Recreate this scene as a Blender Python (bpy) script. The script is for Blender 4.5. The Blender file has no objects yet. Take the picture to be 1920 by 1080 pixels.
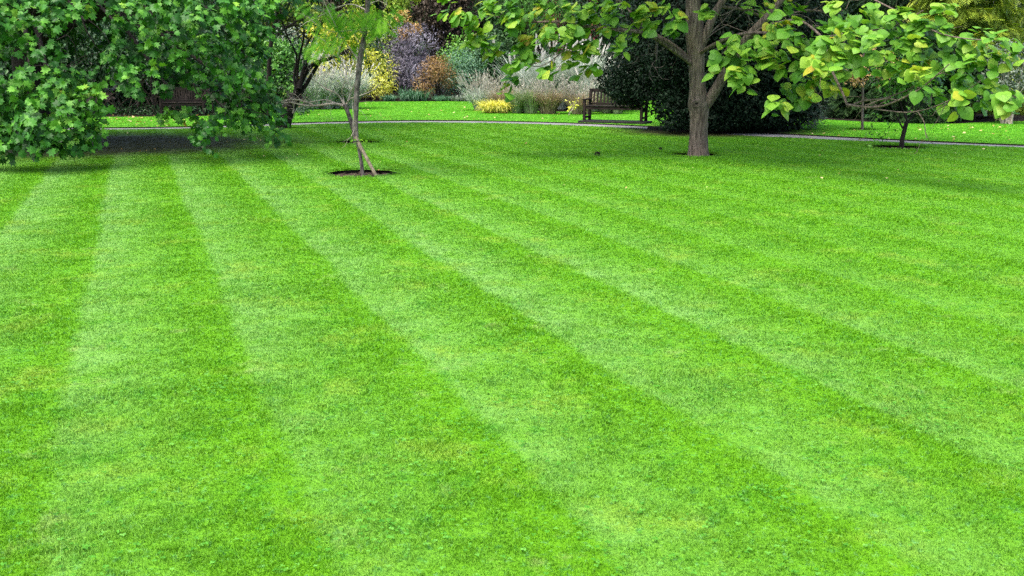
import bpy, math, random
import numpy as np
from mathutils import Vector, geometry

# ------------------------------------------------------------------ basics
sc = bpy.context.scene
C = sc.collection
F = 1867.0                      # focal length in photo pixels (1920 wide)
H = 1.6                         # eye height
TH = math.atan((540 - 121) / F)
ct, st = math.cos(TH), math.sin(TH)
UP = np.array([0, 0, 1.0])


def ray(u, v):
    cx, cy = (u - 960) / F, (540 - v) / F
    return np.array([cx, ct + cy * st, -st + cy * ct])


def P(u, v, Y):                 # the point at ground distance Y seen at (u, v)
    d = ray(u, v)
    return np.array([0, 0, H]) + d * (Y / d[1])


def G(u, v):                    # the ground point seen at (u, v)
    d = ray(u, v)
    return np.array([0, 0, H]) + d * (H / -d[2])


def RNG(s):
    return np.random.default_rng(s)


def nrm(a):
    return a / np.maximum(np.linalg.norm(a, axis=-1, keepdims=True), 1e-9)


def rsph(rng, n):
    return nrm(rng.normal(size=(n, 3)))


# ------------------------------------------------------------------ mesh buffer
class MB:
    def __init__(self):
        self.v, self.t, self.r, self.m = [], [], [], []
        self.n = 0

    def add(self, v, t, r=None, m=0):
        v = np.asarray(v, float).reshape(-1, 3)
        t = np.asarray(t, np.int64).reshape(-1, 3)
        if r is None:
            r = np.full(len(v), 0.5)
        self.v.append(v)
        self.t.append(t + self.n)
        self.r.append(np.asarray(r, float))
        self.m.append(np.full(len(t), m, np.int32))
        self.n += len(v)

    def quads(self, v, q, r=None, m=0):
        q = np.asarray(q).reshape(-1, 4)
        self.add(v, np.concatenate([q[:, [0, 1, 2]], q[:, [0, 2, 3]]]), r, m)

    def box(self, c, s, rz=0.0, r=None, bev=0.0):
        # a bevelled box (chamfered corners) centred on c
        hx, hy, hz = [x / 2 for x in s]
        b = min(bev, hx * .5, hy * .5, hz * .5)
        vs = []
        if b <= 0:
            for z in (-hz, hz):
                vs += [(-hx, -hy, z), (hx, -hy, z), (hx, hy, z), (-hx, hy, z)]
            qs = [(0, 3, 2, 1), (4, 5, 6, 7), (0, 1, 5, 4), (1, 2, 6, 5), (2, 3, 7, 6), (3, 0, 4, 7)]
        else:
            for z, i in ((-hz, b), (-hz + b, 0), (hz - b, 0), (hz, b)):
                x, y = hx - i, hy - i
                vs += [(-x + b, -y, z), (x - b, -y, z), (x, -y + b, z), (x, y - b, z),
                       (x - b, y, z), (-x + b, y, z), (-x, y - b, z), (-x, -y + b, z)]
            qs = []
            for k in range(3):
                for j in range(8):
                    a, bb = k * 8 + j, k * 8 + (j + 1) % 8
                    qs.append((a, bb, bb + 8, a + 8))
            for o, f in ((0, 1), (24, 0)):
                for (a, b1, c1, d) in ((0, 1, 2, 3), (0, 3, 4, 7), (7, 4, 5, 6)):
                    w = (a + o, b1 + o, c1 + o, d + o)
                    qs.append(w[::-1] if f else w)
        vs = np.array(vs, float)
        ca, sa = math.cos(rz), math.sin(rz)
        R = np.array([[ca, sa, 0], [-sa, ca, 0], [0, 0, 1]])
        self.quads(vs @ R + np.asarray(c, float), qs)

    def tube(self, pts, rad, sides=7, wob=0.0, rng=None, cap=True):
        pts = np.asarray(pts, float)
        m = len(pts)
        rad = np.broadcast_to(np.asarray(rad, float), (m,))
        tan = nrm(np.gradient(pts, axis=0))
        ref = np.array([0, 1.0, 0]) if abs(tan[0][1]) < .8 else np.array([1.0, 0, 0])
        a = nrm(np.cross(tan[0], ref))
        vs = []
        ang = np.linspace(0, 2 * math.pi, sides, endpoint=False)
        for i in range(m):
            a = nrm(a - tan[i] * np.dot(a, tan[i]))
            b = np.cross(tan[i], a)
            rr = rad[i] * (1 + (wob * rng.normal(size=sides) if wob else 0))
            vs.append(pts[i] + (np.cos(ang) * rr)[:, None] * a + (np.sin(ang) * rr)[:, None] * b)
        vs = np.concatenate(vs)
        q = []
        for i in range(m - 1):
            for j in range(sides):
                k = (j + 1) % sides
                q.append((i * sides + j, i * sides + k, (i + 1) * sides + k, (i + 1) * sides + j))
        self.quads(vs, q)
        if cap:
            o = (m - 1) * sides
            c = np.concatenate([vs[o:], pts[-1:]])
            self.add(c, [(j, (j + 1) % sides, sides) for j in range(sides)])

    def build(self, name, mats, parent=None, base=None, smooth=False):
        v = np.concatenate(self.v)
        t = np.concatenate(self.t)
        r = np.concatenate(self.r)
        mi = np.concatenate(self.m)
        if base is None and parent is not None:
            o = parent
            base = np.zeros(3)
            while o is not None:
                base = base + np.array(o.location)
                o = o.parent
        if base is not None:
            v = v - base
        me = bpy.data.meshes.new(name)
        me.vertices.add(len(v))
        me.vertices.foreach_set('co', v.astype(np.float32).ravel())
        me.loops.add(len(t) * 3)
        me.loops.foreach_set('vertex_index', t.astype(np.int32).ravel())
        me.polygons.add(len(t))
        me.polygons.foreach_set('loop_start', np.arange(0, len(t) * 3, 3, dtype=np.int32))
        if not isinstance(mats, (list, tuple)):
            mats = [mats]
        for m in mats:
            me.materials.append(m)
        me.polygons.foreach_set('material_index', mi)
        me.polygons.foreach_set('use_smooth', np.full(len(t), smooth, bool))
        at = me.attributes.new('rnd', 'FLOAT', 'POINT')
        at.data.foreach_set('value', r.astype(np.float32))
        me.update(calc_edges=True)
        o = bpy.data.objects.new(name, me)
        C.objects.link(o)
        if parent is not None:
            o.parent = parent
        return o


def empty(name, loc, label, cat, group=None):
    o = bpy.data.objects.new(name, None)
    C.objects.link(o)
    o.location = [float(x) for x in loc]
    o.empty_display_size = .3
    tag(o, label, cat, group)
    return o


def tag(o, label=None, cat=None, group=None, kind=None):
    if label: o['label'] = label
    if cat: o['category'] = cat
    if group: o['group'] = group
    if kind: o['kind'] = kind
    return o


# ------------------------------------------------------------------ materials
class NT:
    def __init__(self, name):
        self.m = bpy.data.materials.new(name)
        self.m.use_nodes = True
        self.t = self.m.node_tree
        self.t.nodes.clear()
        self.out = self.n('ShaderNodeOutputMaterial')

    def n(self, ty, **kw):
        x = self.t.nodes.new(ty)
        for k, v in kw.items():
            if isinstance(k, str) and hasattr(x, k):
                setattr(x, k, v)
            else:
                x.inputs[k].default_value = v
        return x

    def l(self, a, b):
        self.t.links.new(a, b)

    def val(self, sock, x):
        if hasattr(x, 'is_output') or hasattr(x, 'links'):
            self.l(x, sock)
        else:
            sock.default_value = x

    def math(self, op, a, b=0.0, c=0.0, clamp=False):
        x = self.n('ShaderNodeMath', operation=op, use_clamp=clamp)
        self.val(x.inputs[0], a)
        self.val(x.inputs[1], b)
        self.val(x.inputs[2], c)
        return x.outputs[0]

    def noise(self, vec, scale, detail=3.0, rough=.55):
        x = self.n('ShaderNodeTexNoise')
        x.inputs['Scale'].default_value = scale
        x.inputs['Detail'].default_value = detail
        x.inputs['Roughness'].default_value = rough
        if vec is not None:
            self.l(vec, x.inputs['Vector'])
        return x.outputs['Fac']

    def rng(self, v, a, b, c=0.0, d=1.0, smooth=True):
        x = self.n('ShaderNodeMapRange')
        x.interpolation_type = 'SMOOTHSTEP' if smooth else 'LINEAR'
        self.val(x.inputs[0], v)
        for i, k in enumerate((a, b, c, d)):
            x.inputs[i + 1].default_value = k
        return x.outputs[0]

    def mix(self, f, a, b, mode='MIX'):
        x = self.n('ShaderNodeMix', data_type='RGBA', blend_type=mode)
        self.val(x.inputs[0], f)
        self.val(x.inputs[6], a if hasattr(a, 'links') else (*a, 1))
        self.val(x.inputs[7], b if hasattr(b, 'links') else (*b, 1))
        return x.outputs[2]

    def ramp(self, f, stops):
        x = self.n('ShaderNodeValToRGB')
        e = x.color_ramp.elements
        while len(e) < len(stops):
            e.new(.5)
        for k, (p, c) in enumerate(stops):
            e[k].position = p
            e[k].color = (*c, 1)
        self.l(f, x.inputs[0])
        return x.outputs[0]

    def attr(self, name='rnd'):
        return self.n('ShaderNodeAttribute', attribute_name=name).outputs['Fac']

    def bsdf(self, col, rough=.6, spec=.4, normal=None):
        b = self.n('ShaderNodeBsdfPrincipled')
        self.val(b.inputs['Base Color'], col if hasattr(col, 'links') else (*col, 1))
        self.val(b.inputs['Roughness'], rough)
        b.inputs['Specular IOR Level'].default_value = spec
        if normal is not None:
            self.l(normal, b.inputs['Normal'])
        return b.outputs[0]

    def bump(self, h, strength=.5, dist=.02):
        b = self.n('ShaderNodeBump')
        b.inputs['Strength'].default_value = strength
        b.inputs['Distance'].default_value = dist
        self.l(h, b.inputs['Height'])
        return b.outputs[0]

    def done(self, s):
        self.l(s, self.out.inputs['Surface'])
        return self.m


def leaf_mat(name, stops, rough=.45, spec=.4, trans=.3, warm=(1.15, 1.1, .6)):
    n = NT(name)
    r = n.attr()
    pos = n.n('ShaderNodeNewGeometry').outputs['Position']
    nz = n.noise(pos, 1.3, 2)
    f = n.math('ADD', n.math('MULTIPLY', r, .8), n.math('MULTIPLY_ADD', nz, .7, -.25), clamp=True)
    col = n.ramp(f, stops)
    col = n.mix(n.rng(n.noise(pos, 60, 1), .35, .75), col, n.mix(1.0, col, (.72, .78, .7), 'MULTIPLY'))
    s = n.bsdf(col, rough, spec)
    if trans > 0:
        tr = n.n('ShaderNodeBsdfTranslucent')
        n.l(n.mix(1.0, col, warm, 'MULTIPLY'), tr.inputs[0])
        mx = n.n('ShaderNodeMixShader')
        mx.inputs[0].default_value = trans
        n.l(s, mx.inputs[1])
        n.l(tr.outputs[0], mx.inputs[2])
        s = mx.outputs[0]
    return n.done(s)


def bark_mat(name, a, b, moss=None, sx=26, sz=4.0, strength=.9):
    n = NT(name)
    g = n.n('ShaderNodeTexCoord').outputs['Object']
    mp = n.n('ShaderNodeMapping')
    n.l(g, mp.inputs[0])
    mp.inputs['Scale'].default_value = (sx, sx, sz)
    f1 = n.noise(mp.outputs[0], 1.0, 5, .65)
    f2 = n.noise(g, 3.0, 3)
    col = n.mix(n.rng(f1, .3, .7), a, b)
    col = n.mix(n.rng(f2, .35, .75), col, n.mix(1.0, col, (1.35, 1.3, 1.2), 'MULTIPLY'))
    if moss:
        col = n.mix(n.rng(n.noise(g, 6.0, 4), .55, .75, 0, .8), col, moss)
    return n.done(n.bsdf(col, .9, .2, n.bump(f1, strength, .03)))


def plain_mat(name, a, b, scale=20, rough=.8, spec=.25, bump=.3, bd=.01):
    n = NT(name)
    g = n.n('ShaderNodeTexCoord').outputs['Object']
    f = n.noise(g, scale, 5, .6)
    col = n.mix(n.rng(f, .3, .7), a, b)
    return n.done(n.bsdf(col, rough, spec, n.bump(f, bump, bd)))


# ------------------------------------------------------------------ leaf templates (unit size)
def fan(outline, ctr, fold=.12, bend=.15):
    o = np.array(outline, float)
    v = np.concatenate([np.array([[ctr[0], ctr[1]]]), o])
    z = np.abs(v[:, 0]) * fold - bend * v[:, 1] ** 2
    tv = np.column_stack([v, z])
    k = len(o)
    tf = [(0, i + 1, (i + 1) % k + 1) for i in range(k)]
    return tv, np.array(tf)


T_LOBED = fan([(0, 0), (.22, -.07), (.30, .10), (.58, .26), (.36, .42), (.40, .78), (.15, .66), (0, 1.0),
               (-.15, .66), (-.40, .78), (-.36, .42), (-.58, .26), (-.30, .10), (-.22, -.07)], (0, .35), .18, .22)
T_HEART = fan([(0, 0), (.24, -.12), (.46, .0), (.55, .24), (.48, .50), (.28, .76), (0, 1.02),
               (-.28, .76), (-.48, .50), (-.55, .24), (-.46, .0), (-.24, -.12)], (0, .36), -.16, .28)
T_OVAL = fan([(0, 0), (.24, .25), (.24, .6), (0, 1.0), (-.24, .6), (-.24, .25)], (0, .45), .3, .2)
T_LANCE = fan([(0, 0), (.11, .35), (0, 1.0), (-.11, .35)], (0, .4), .3, .25)
T_DIAM = (np.array([(0, 0, 0), (.3, .45, .08), (0, 1, -.1), (-.3, .45, .08)], float), np.array([(0, 1, 2), (0, 2, 3)]))


def pinnate(pairs, plen, pw, droop):
    vs, ts = [], []
    k = 0
    for i in range(pairs):
        y = .12 + .85 * i / pairs
        L = plen * math.sin(math.pi * (.18 + .72 * (i + .5) / pairs))
        for s in (-1, 1):
            a = np.array([0, y, -droop * y * y])
            e = np.array([s * L * .86, y + L * .5, -droop * (y + .3 * L) ** 2 - .12 * L])
            mid = a * .45 + e * .55
            w = np.array([-.5 * s, .86, 0]) * pw
            vs += [a, mid + w, e, mid - w]
            ts += [(k, k + 1, k + 2), (k, k + 2, k + 3)]
            k += 4
    return np.array(vs), np.array(ts)


T_FEATHER = pinnate(13, .46, .023, .40)
T_FROND = pinnate(6, .5, .05, .5)


def place(mb, T, pos, tip, nor, scl, rnd, m=0):
    tv, tf = T
    n, k = len(pos), len(tv)
    if n == 0:
        return
    t = nrm(tip)
    nn = nrm(nor - t * np.sum(nor * t, 1, keepdims=True))
    b = np.cross(t, nn)
    scl = np.broadcast_to(scl, (n,))
    V = pos[:, None, :] + scl[:, None, None] * (
        tv[None, :, 0:1] * b[:, None] + tv[None, :, 1:2] * t[:, None] + tv[None, :, 2:3] * nn[:, None])
    Fc = tf[None] + (np.arange(n) * k)[:, None, None]
    mb.add(V.reshape(-1, 3), Fc.reshape(-1, 3), np.repeat(rnd, k), m)


def leaf_sprays(rng, mb, T, anchors, dirs, n, L, droop, size, out=.6, up=.6, hang=.5, jit=.4, tone=0.0, zmin=.05, tonevar=.5):
    A = len(anchors)
    d = nrm(dirs)
    s = (np.arange(n)[None] + rng.random((A, n))) / n
    Ls = L * (0.6 + .7 * rng.random((A, 1)))
    side = nrm(np.cross(d, UP) + 1e-4)
    sg = np.where((np.arange(n) % 2) == 0, 1.0, -1.0)[None, :, None]
    pos = anchors[:, None] + d[:, None] * (s * Ls)[..., None]
    pos = pos + UP * (-(droop * Ls * s * s))[..., None]
    pos = pos + rng.normal(size=pos.shape) * size * .25
    tip = .5 * d[:, None] + .8 * sg * side[:, None] + rng.normal(size=pos.shape) * jit
    tip[..., 2] -= hang
    nor = d[:, None] * out + UP * up + rng.normal(size=pos.shape) * jit
    sc_ = size * (.6 + .6 * rng.random((A, n)))
    r = np.clip(.5 + tone + tonevar * (rng.random((A, 1)) - .5) + tonevar * (rng.random((A, n)) - .5), 0, 1)
    pos = pos.reshape(-1, 3)
    k = pos[:, 2] > zmin
    place(mb, T, pos[k], tip.reshape(-1, 3)[k], nor.reshape(-1, 3)[k], sc_.ravel()[k], r.ravel()[k])


def smooth_line(pts, n):
    pts = np.asarray(pts, float)
    if len(pts) < 3:
        t = np.linspace(0, 1, n)[:, None]
        return pts[0] * (1 - t) + pts[-1] * t
    d = np.concatenate([[0], np.cumsum(np.linalg.norm(np.diff(pts, axis=0), axis=1))])
    x = np.linspace(0, d[-1], n)
    p = np.column_stack([np.interp(x, d, pts[:, i]) for i in range(3)])
    for _ in range(2):
        q = p.copy()
        q[1:-1] = .25 * p[:-2] + .5 * p[1:-1] + .25 * p[2:]
        p = q
    return p


def grow(rng, mb, p, d, L, r, depth, spread=.7, gravity=0.0, kids=3, wig=.18, sides=5, tips=None, minr=.003):
    m = 6
    pts = [np.array(p, float)]
    dd = np.array(d, float)
    for i in range(m):
        dd = nrm(dd + rng.normal(size=3) * wig + np.array([0, 0, gravity]))
        pts.append(pts[-1] + dd * L / m)
    rad = np.linspace(r, max(r * .5, minr), m + 1)
    mb.tube(pts, rad, sides)
    if depth <= 0:
        if tips is not None:
            tips.append((pts[-1], dd))
        return
    for k in range(kids):
        i = rng.integers(2, m + 1) if k else m
        nd = nrm(dd + rsph(rng, 1)[0] * spread)
        grow(rng, mb, pts[i], nd, L * (.55 + .3 * rng.random()), max(rad[i] * .7, minr), depth - 1, spread, gravity, kids, wig,
             max(3, sides - 1), tips, minr)


# ------------------------------------------------------------------ camera
cam = bpy.data.cameras.new('camera')
cam.sensor_width = 36
cam.lens = F / 1920 * 36
cam.clip_end = 2000
co = bpy.data.objects.new('camera', cam)
C.objects.link(co)
co.location = (0, 0, H)
co.rotation_euler = (math.pi / 2 - TH, 0, 0)
sc.camera = co

# ------------------------------------------------------------------ light: bright overcast
EL, AZ = math.radians(66), math.radians(226)      # azimuth clockwise from +Y: behind the camera, to the left
world = bpy.data.worlds.new('World')
sc.world = world
world.use_nodes = True
wt = world.node_tree
bg = wt.nodes['Background']
sky = wt.nodes.new('ShaderNodeTexSky')
sky.sky_type = 'NISHITA'
sky.sun_disc = False
sky.sun_elevation = EL
sky.sun_rotation = AZ
sky.dust_density = 4.0
sky.air_density = 1.0
sky.ozone_density = 0.6
wt.links.new(sky.outputs[0], bg.inputs[0])
bg.inputs[1].default_value = 0.15
sl = bpy.data.lights.new('sun', 'SUN')
sl.energy = 1.5
sl.angle = math.radians(45)
sl.color = (1.0, .95, .86)
so = bpy.data.objects.new('sun', sl)
C.objects.link(so)
sd = Vector((math.sin(AZ) * math.cos(EL), math.cos(AZ) * math.cos(EL), math.sin(EL)))
so.rotation_euler = sd.to_track_quat('Z', 'Y').to_euler()
so.location = sd * 40
sc.view_settings.view_transform = 'Standard'
sc.view_settings.look = 'None'
sc.view_settings.exposure = 1.92
sc.view_settings.gamma = 1
sc.cycles.max_bounces = 6
sc.cycles.diffuse_bounces = 3
sc.cycles.glossy_bounces = 2
sc.cycles.transmission_bounces = 4
sc.cycles.use_denoising = False

# ------------------------------------------------------------------ ground layout
SA = math.radians(20.5)                         # mowing stripes run this far left of straight ahead
SD = np.array([-math.sin(SA), math.cos(SA)])
SN = np.array([math.cos(SA), math.sin(SA)])
PERIOD = 0.9
_g = G(600, 600)
S0 = float(_g[0] * SN[0] + _g[1] * SN[1]) * (.45 / ((600 - 245) / (600 - 121)))   # centre of one pale stripe

near_px = [(150, 243), (350, 242.5), (540, 234), (680, 230.5), (800, 228.5), (900, 230.3), (1000, 232.4), (1100, 236),
           (1215, 241), (1300, 247), (1400, 256), (1560, 261), (1690, 268), (1920, 276.5)]
far_px = [(150, 238.5), (350, 238), (540, 229), (680, 226), (800, 224), (900, 225.6), (1000, 227), (1100, 230.5),
          (1215, 235), (1300, 240), (1400, 247), (1560, 254), (1690, 262), (1920, 271)]
NE = np.array([G(*p)[:2] for p in near_px])
FE = np.array([G(*p)[:2] for p in far_px])


def extend(a):
    l = a[0] + (a[0] - a[1]) / np.linalg.norm(a[0] - a[1]) * 30
    l[1] = a[0][1] - 1.5
    r = a[-1] + (a[-1] - a[-2]) / np.linalg.norm(a[-1] - a[-2]) * 22
    return np.concatenate([[l], a, [r]])


NE, FE = extend(NE), extend(FE)
FE[0][1] = NE[0][1] + 1.3
FE[-1] = NE[-1] + (FE[-2] - NE[-2])


def fine(a, n=90):
    x = np.linspace(a[0][0], a[-1][0], n)
    y = np.interp(x, a[:, 0], a[:, 1])
    for _ in range(3):
        y[1:-1] = .25 * y[:-2] + .5 * y[1:-1] + .25 * y[2:]
    return np.column_stack([x, y])


NE, FE = fine(NE), fine(FE)

RINGS = []                                       # (x, y, radius) of cut circles of bare soil
for (u, v, r) in ((679, 325, .575), (667, 266.4, .54), (1681, 276, .58), (1616, 242.6, .44), (683, 215.5, .33), (1303, 290.5, .46)):
    g = G(u, v)
    RINGS.append((g[0], g[1], r))

LAWN = (-45.0, -6.0, 45.0, 47.6)
BED_L = [(-45, 32.2), (-16, 32.0), (-12, 31.6), (-8.8, 32.4), (-7.6, 35), (-7.0, 40), (-6.4, 44.6), (-3, 45.3), (0, 45.0), (3, 46.2),
         (8, 46.6), (30, 47.0), (45, 47.3), (45, 52), (-45, 52)]


def isl(pts):
    return [tuple(G(*p)[:2]) for p in pts]


BED_I = isl([(893, 196), (905, 202), (950, 205.5), (1000, 208), (1050, 209.5), (1100, 207.5), (1160, 203), (1180, 190), (1080, 186), (960, 186), (905, 190)])
BED_R = [(9.2, 30.2), (10.3, 28.6), (12.2, 27.9), (14, 29), (22, 30), (45, 30), (45, 47.2), (14, 47.0), (9.2, 41)]
BED_D = [(3.4, 25.4), (4.0, 24.4), (5, 24.1), (6.4, 24.3), (7.0, 25.0), (6.6, 26.4), (5, 27), (3.6, 26.6)]


def inpoly(x, y, poly):
    p = np.asarray(poly, float)
    c = np.zeros(x.shape, bool)
    j = len(p) - 1
    for i in range(len(p)):
        xi, yi, xj, yj = p[i][0], p[i][1], p[j][0], p[j][1]
        c ^= ((yi > y) != (yj > y)) & (x < (xj - xi) * (y - yi) / (yj - yi + 1e-12) + xi)
        j = i
    return c


PLANE_C = (-9.2, 19.6)                          # bare shaded ground below the big low tree


def turf_colour(n, pos, far):
    vm = n.n('ShaderNodeVectorMath', operation='DOT_PRODUCT')
    n.l(pos, vm.inputs[0])
    vm.inputs[1].default_value = (SN[0], SN[1], 0)
    s = vm.outputs['Value']
    wob = n.math('MULTIPLY_ADD', n.noise(pos, .55, 3), .22, -.11)
    rag = n.math('MULTIPLY_ADD', n.noise(pos, 9, 4, .7), .16, -.08)
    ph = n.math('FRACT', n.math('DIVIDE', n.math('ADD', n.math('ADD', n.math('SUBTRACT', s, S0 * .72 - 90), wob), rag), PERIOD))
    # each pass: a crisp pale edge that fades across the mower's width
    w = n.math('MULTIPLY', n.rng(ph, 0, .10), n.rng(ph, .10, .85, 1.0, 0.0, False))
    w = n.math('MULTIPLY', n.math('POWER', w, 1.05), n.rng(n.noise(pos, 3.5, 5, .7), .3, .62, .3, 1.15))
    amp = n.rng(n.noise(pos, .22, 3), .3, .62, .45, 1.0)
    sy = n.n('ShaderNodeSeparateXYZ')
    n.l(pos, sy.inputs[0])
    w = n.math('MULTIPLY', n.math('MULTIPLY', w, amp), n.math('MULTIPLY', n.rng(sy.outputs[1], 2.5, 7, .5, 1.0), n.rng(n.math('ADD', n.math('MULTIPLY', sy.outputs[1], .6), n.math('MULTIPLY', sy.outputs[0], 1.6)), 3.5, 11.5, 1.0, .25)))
    if far:
        col = n.mix(n.noise(pos, .6, 4), (.075, .29, .004), (.115, .34, .012))
    else:
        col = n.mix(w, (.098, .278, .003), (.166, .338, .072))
    # cross-mown blotches, thatch, yellowed and dark lush patches
    col = n.mix(n.rng(n.noise(pos, 1.7, 5, .65), .52, .74, 0, .8), col, (.20, .33, .03))
    col = n.mix(n.rng(n.noise(pos, 2.6, 5, .7), .58, .74, 0, .6), col, (.25, .33, .10))
    col = n.mix(n.rng(n.noise(pos, 3.7, 4, .7), .54, .70, 0, .6), col, (.05, .22, .008))
    col = n.mix(n.rng(n.noise(pos, 15, 4, .7), .55, .70, 0, .6), col, (.04, .20, .03))
    f = n.noise(pos, 48, 3, .7)
    col = n.mix(n.rng(f, .35, .68, .42, 0), col, n.mix(1.0, col, (.55, .62, .5), 'MULTIPLY'))
    col = n.mix(n.rng(n.noise(pos, 30, 3, .7), .56, .72, 0, .5), col, (.17, .37, .13))
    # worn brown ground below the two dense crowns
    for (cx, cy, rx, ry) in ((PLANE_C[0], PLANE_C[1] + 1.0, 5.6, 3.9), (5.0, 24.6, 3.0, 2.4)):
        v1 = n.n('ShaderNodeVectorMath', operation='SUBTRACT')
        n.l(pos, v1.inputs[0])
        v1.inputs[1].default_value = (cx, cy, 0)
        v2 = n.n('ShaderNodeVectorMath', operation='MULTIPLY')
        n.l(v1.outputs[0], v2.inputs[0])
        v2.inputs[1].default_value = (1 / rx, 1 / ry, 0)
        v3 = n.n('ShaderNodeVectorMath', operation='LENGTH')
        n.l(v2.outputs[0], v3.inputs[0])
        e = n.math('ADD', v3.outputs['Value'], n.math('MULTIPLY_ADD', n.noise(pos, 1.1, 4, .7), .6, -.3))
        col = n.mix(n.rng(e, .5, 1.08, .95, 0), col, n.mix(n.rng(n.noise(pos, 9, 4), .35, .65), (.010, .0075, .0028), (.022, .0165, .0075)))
    return col


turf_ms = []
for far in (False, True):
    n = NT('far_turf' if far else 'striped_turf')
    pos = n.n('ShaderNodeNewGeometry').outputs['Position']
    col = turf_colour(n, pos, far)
    col = n.mix(1.0, col, (.78, .8, .75), 'MULTIPLY')  # under-layer darkened: paints the shade in gaps between grass clumps
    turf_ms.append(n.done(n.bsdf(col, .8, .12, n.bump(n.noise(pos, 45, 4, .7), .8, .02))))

blade_ms = []
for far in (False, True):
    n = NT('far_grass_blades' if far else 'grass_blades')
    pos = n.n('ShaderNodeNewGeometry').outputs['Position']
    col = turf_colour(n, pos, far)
    r = n.attr()
    col = n.mix(1.0, col, n.ramp(r, [(0, (.74, .77, .72)), (.5, (1, 1, 1)), (.86, (1.22, 1.12, 1.2)), (1, (1.6, 1.22, 1.8))]), 'MULTIPLY')
    bs = n.bsdf(col, .6, .2)
    tr = n.n('ShaderNodeBsdfTranslucent')
    n.l(n.mix(1.0, col, (1.2, 1.15, .6), 'MULTIPLY'), tr.inputs[0])
    mx = n.n('ShaderNodeMixShader')
    mx.inputs[0].default_value = .3
    n.l(bs, mx.inputs[1])
    n.l(tr.outputs[0], mx.inputs[2])
    blade_ms.append(n.done(mx.outputs[0]))

n = NT('soil')
pos = n.n('ShaderNodeNewGeometry').outputs['Position']
f = n.noise(pos, 22, 6, .7)
soil_m = n.done(n.bsdf(n.mix(n.rng(f, .3, .7), (.006, .0045, .0035), (.022, .016, .012)), .95, .1, n.bump(f, 1.0, .05)))
n = NT('crumbly_soil')
pos = n.n('ShaderNodeNewGeometry').outputs['Position']
f = n.noise(pos, 30, 6, .75)
ring_m = n.done(n.bsdf(n.mix(n.rng(f, .3, .7), (.024, .017, .012), (.10, .072, .053)), .95, .1, n.bump(f, 1.0, .05)))
n = NT('path_tarmac')
pos = n.n('ShaderNodeNewGeometry').outputs['Position']
f = n.noise(pos, 90, 4, .7)
col = n.mix(n.rng(f, .3, .7), (.115, .112, .117), (.20, .195, .20))
col = n.mix(n.rng(n.noise(pos, 1.2, 4), .4, .7, 0, .5), col, (.075, .07, .065))
tar_m = n.done(n.bsdf(col, .85, .25, n.bump(f, .4, .01)))

# ground sheet
b = MB()
b.quads([(-400, -200, -.09), (400, -200, -.09), (400, 600, -.09), (-400, 600, -.09)], [(0, 1, 2, 3)])
tag(b.build('ground', soil_m), kind='structure')

# turf with the path and the soil circles cut out of it
pts, edges = [], []


def loop(ps):
    o = len(pts)
    pts.extend([Vector((float(a[0]), float(a[1]))) for a in ps])
    edges.extend([(o + i, o + (i + 1) % len(ps)) for i in range(len(ps))])


x0, y0, x1, y1 = LAWN
loop([(x0, y0), (x1, y0), (x1, y1), (x0, y1)])
path_poly = np.concatenate([NE, FE[::-1]])
path_poly[:, 0] = np.clip(path_poly[:, 0], x0 + .1, x1 - .1)
loop(path_poly)
for (cx, cy, cr) in RINGS:
    rg = RNG(int(abs(cx) * 100))
    loop([(cx + cr * (1 + .03 * rg.normal()) * math.cos(a), cy + cr * (1 + .05 * rg.normal()) * math.sin(a)) for a in np.linspace(0, 2 * math.pi, 40, endpoint=False)])
res = geometry.delaunay_2d_cdt(pts, edges, [], 0, 1e-5)
vv = np.array([(a.x, a.y, 0) for a in res[0]])
ff = np.array([list(f) for f in res[2]])
cen = vv[ff].mean(1)
keep = ~inpoly(cen[:, 0], cen[:, 1], path_poly)
for (cx, cy, cr) in RINGS:
    keep &= np.hypot(cen[:, 0] - cx, cen[:, 1] - cy) > cr * .9
b = MB()
ff = ff[keep]
nz = np.cross(vv[ff[:, 1]] - vv[ff[:, 0]], vv[ff[:, 2]] - vv[ff[:, 0]])[:, 2]
ff[nz < 0] = ff[nz < 0][:, ::-1]
cen = vv[ff].mean(1)
isfar = cen[:, 1] > np.interp(cen[:, 0], FE[:, 0], FE[:, 1])
b.add(vv, ff[~isfar])
b.add(vv, ff[isfar], m=2)


def skirt(ps, closed):
    ps = np.asarray(ps)
    m = len(ps)
    v = np.concatenate([np.column_stack([ps, np.full(m, -.001)]), np.column_stack([ps, np.full(m, -.089)])])
    q = [(i, (i + 1) % m, (i + 1) % m + m, i + m) for i in range(m if closed else m - 1)]
    b.quads(v, q, m=1)


skirt(NE, False)
skirt(FE, False)
for (cx, cy, cr) in RINGS:
    skirt([(cx + cr * math.cos(a), cy + cr * math.sin(a)) for a in np.linspace(0, 2 * math.pi, 40, endpoint=False)], True)
tag(b.build('lawn', [turf_ms[0], soil_m, turf_ms[1]]), kind='structure')

b = MB()
m = len(NE)
mid = np.concatenate([np.column_stack([NE, np.full(m, -.03)]), np.column_stack([(NE + FE) / 2, np.full(m, -.018)]), np.column_stack([FE, np.full(m, -.03)])])
b.quads(mid, [(i + k, i + 1 + k, i + 1 + m + k, i + m + k) for i in range(m - 1) for k in (0, m)])
tag(b.build('path', tar_m, smooth=True), kind='structure')

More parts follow.
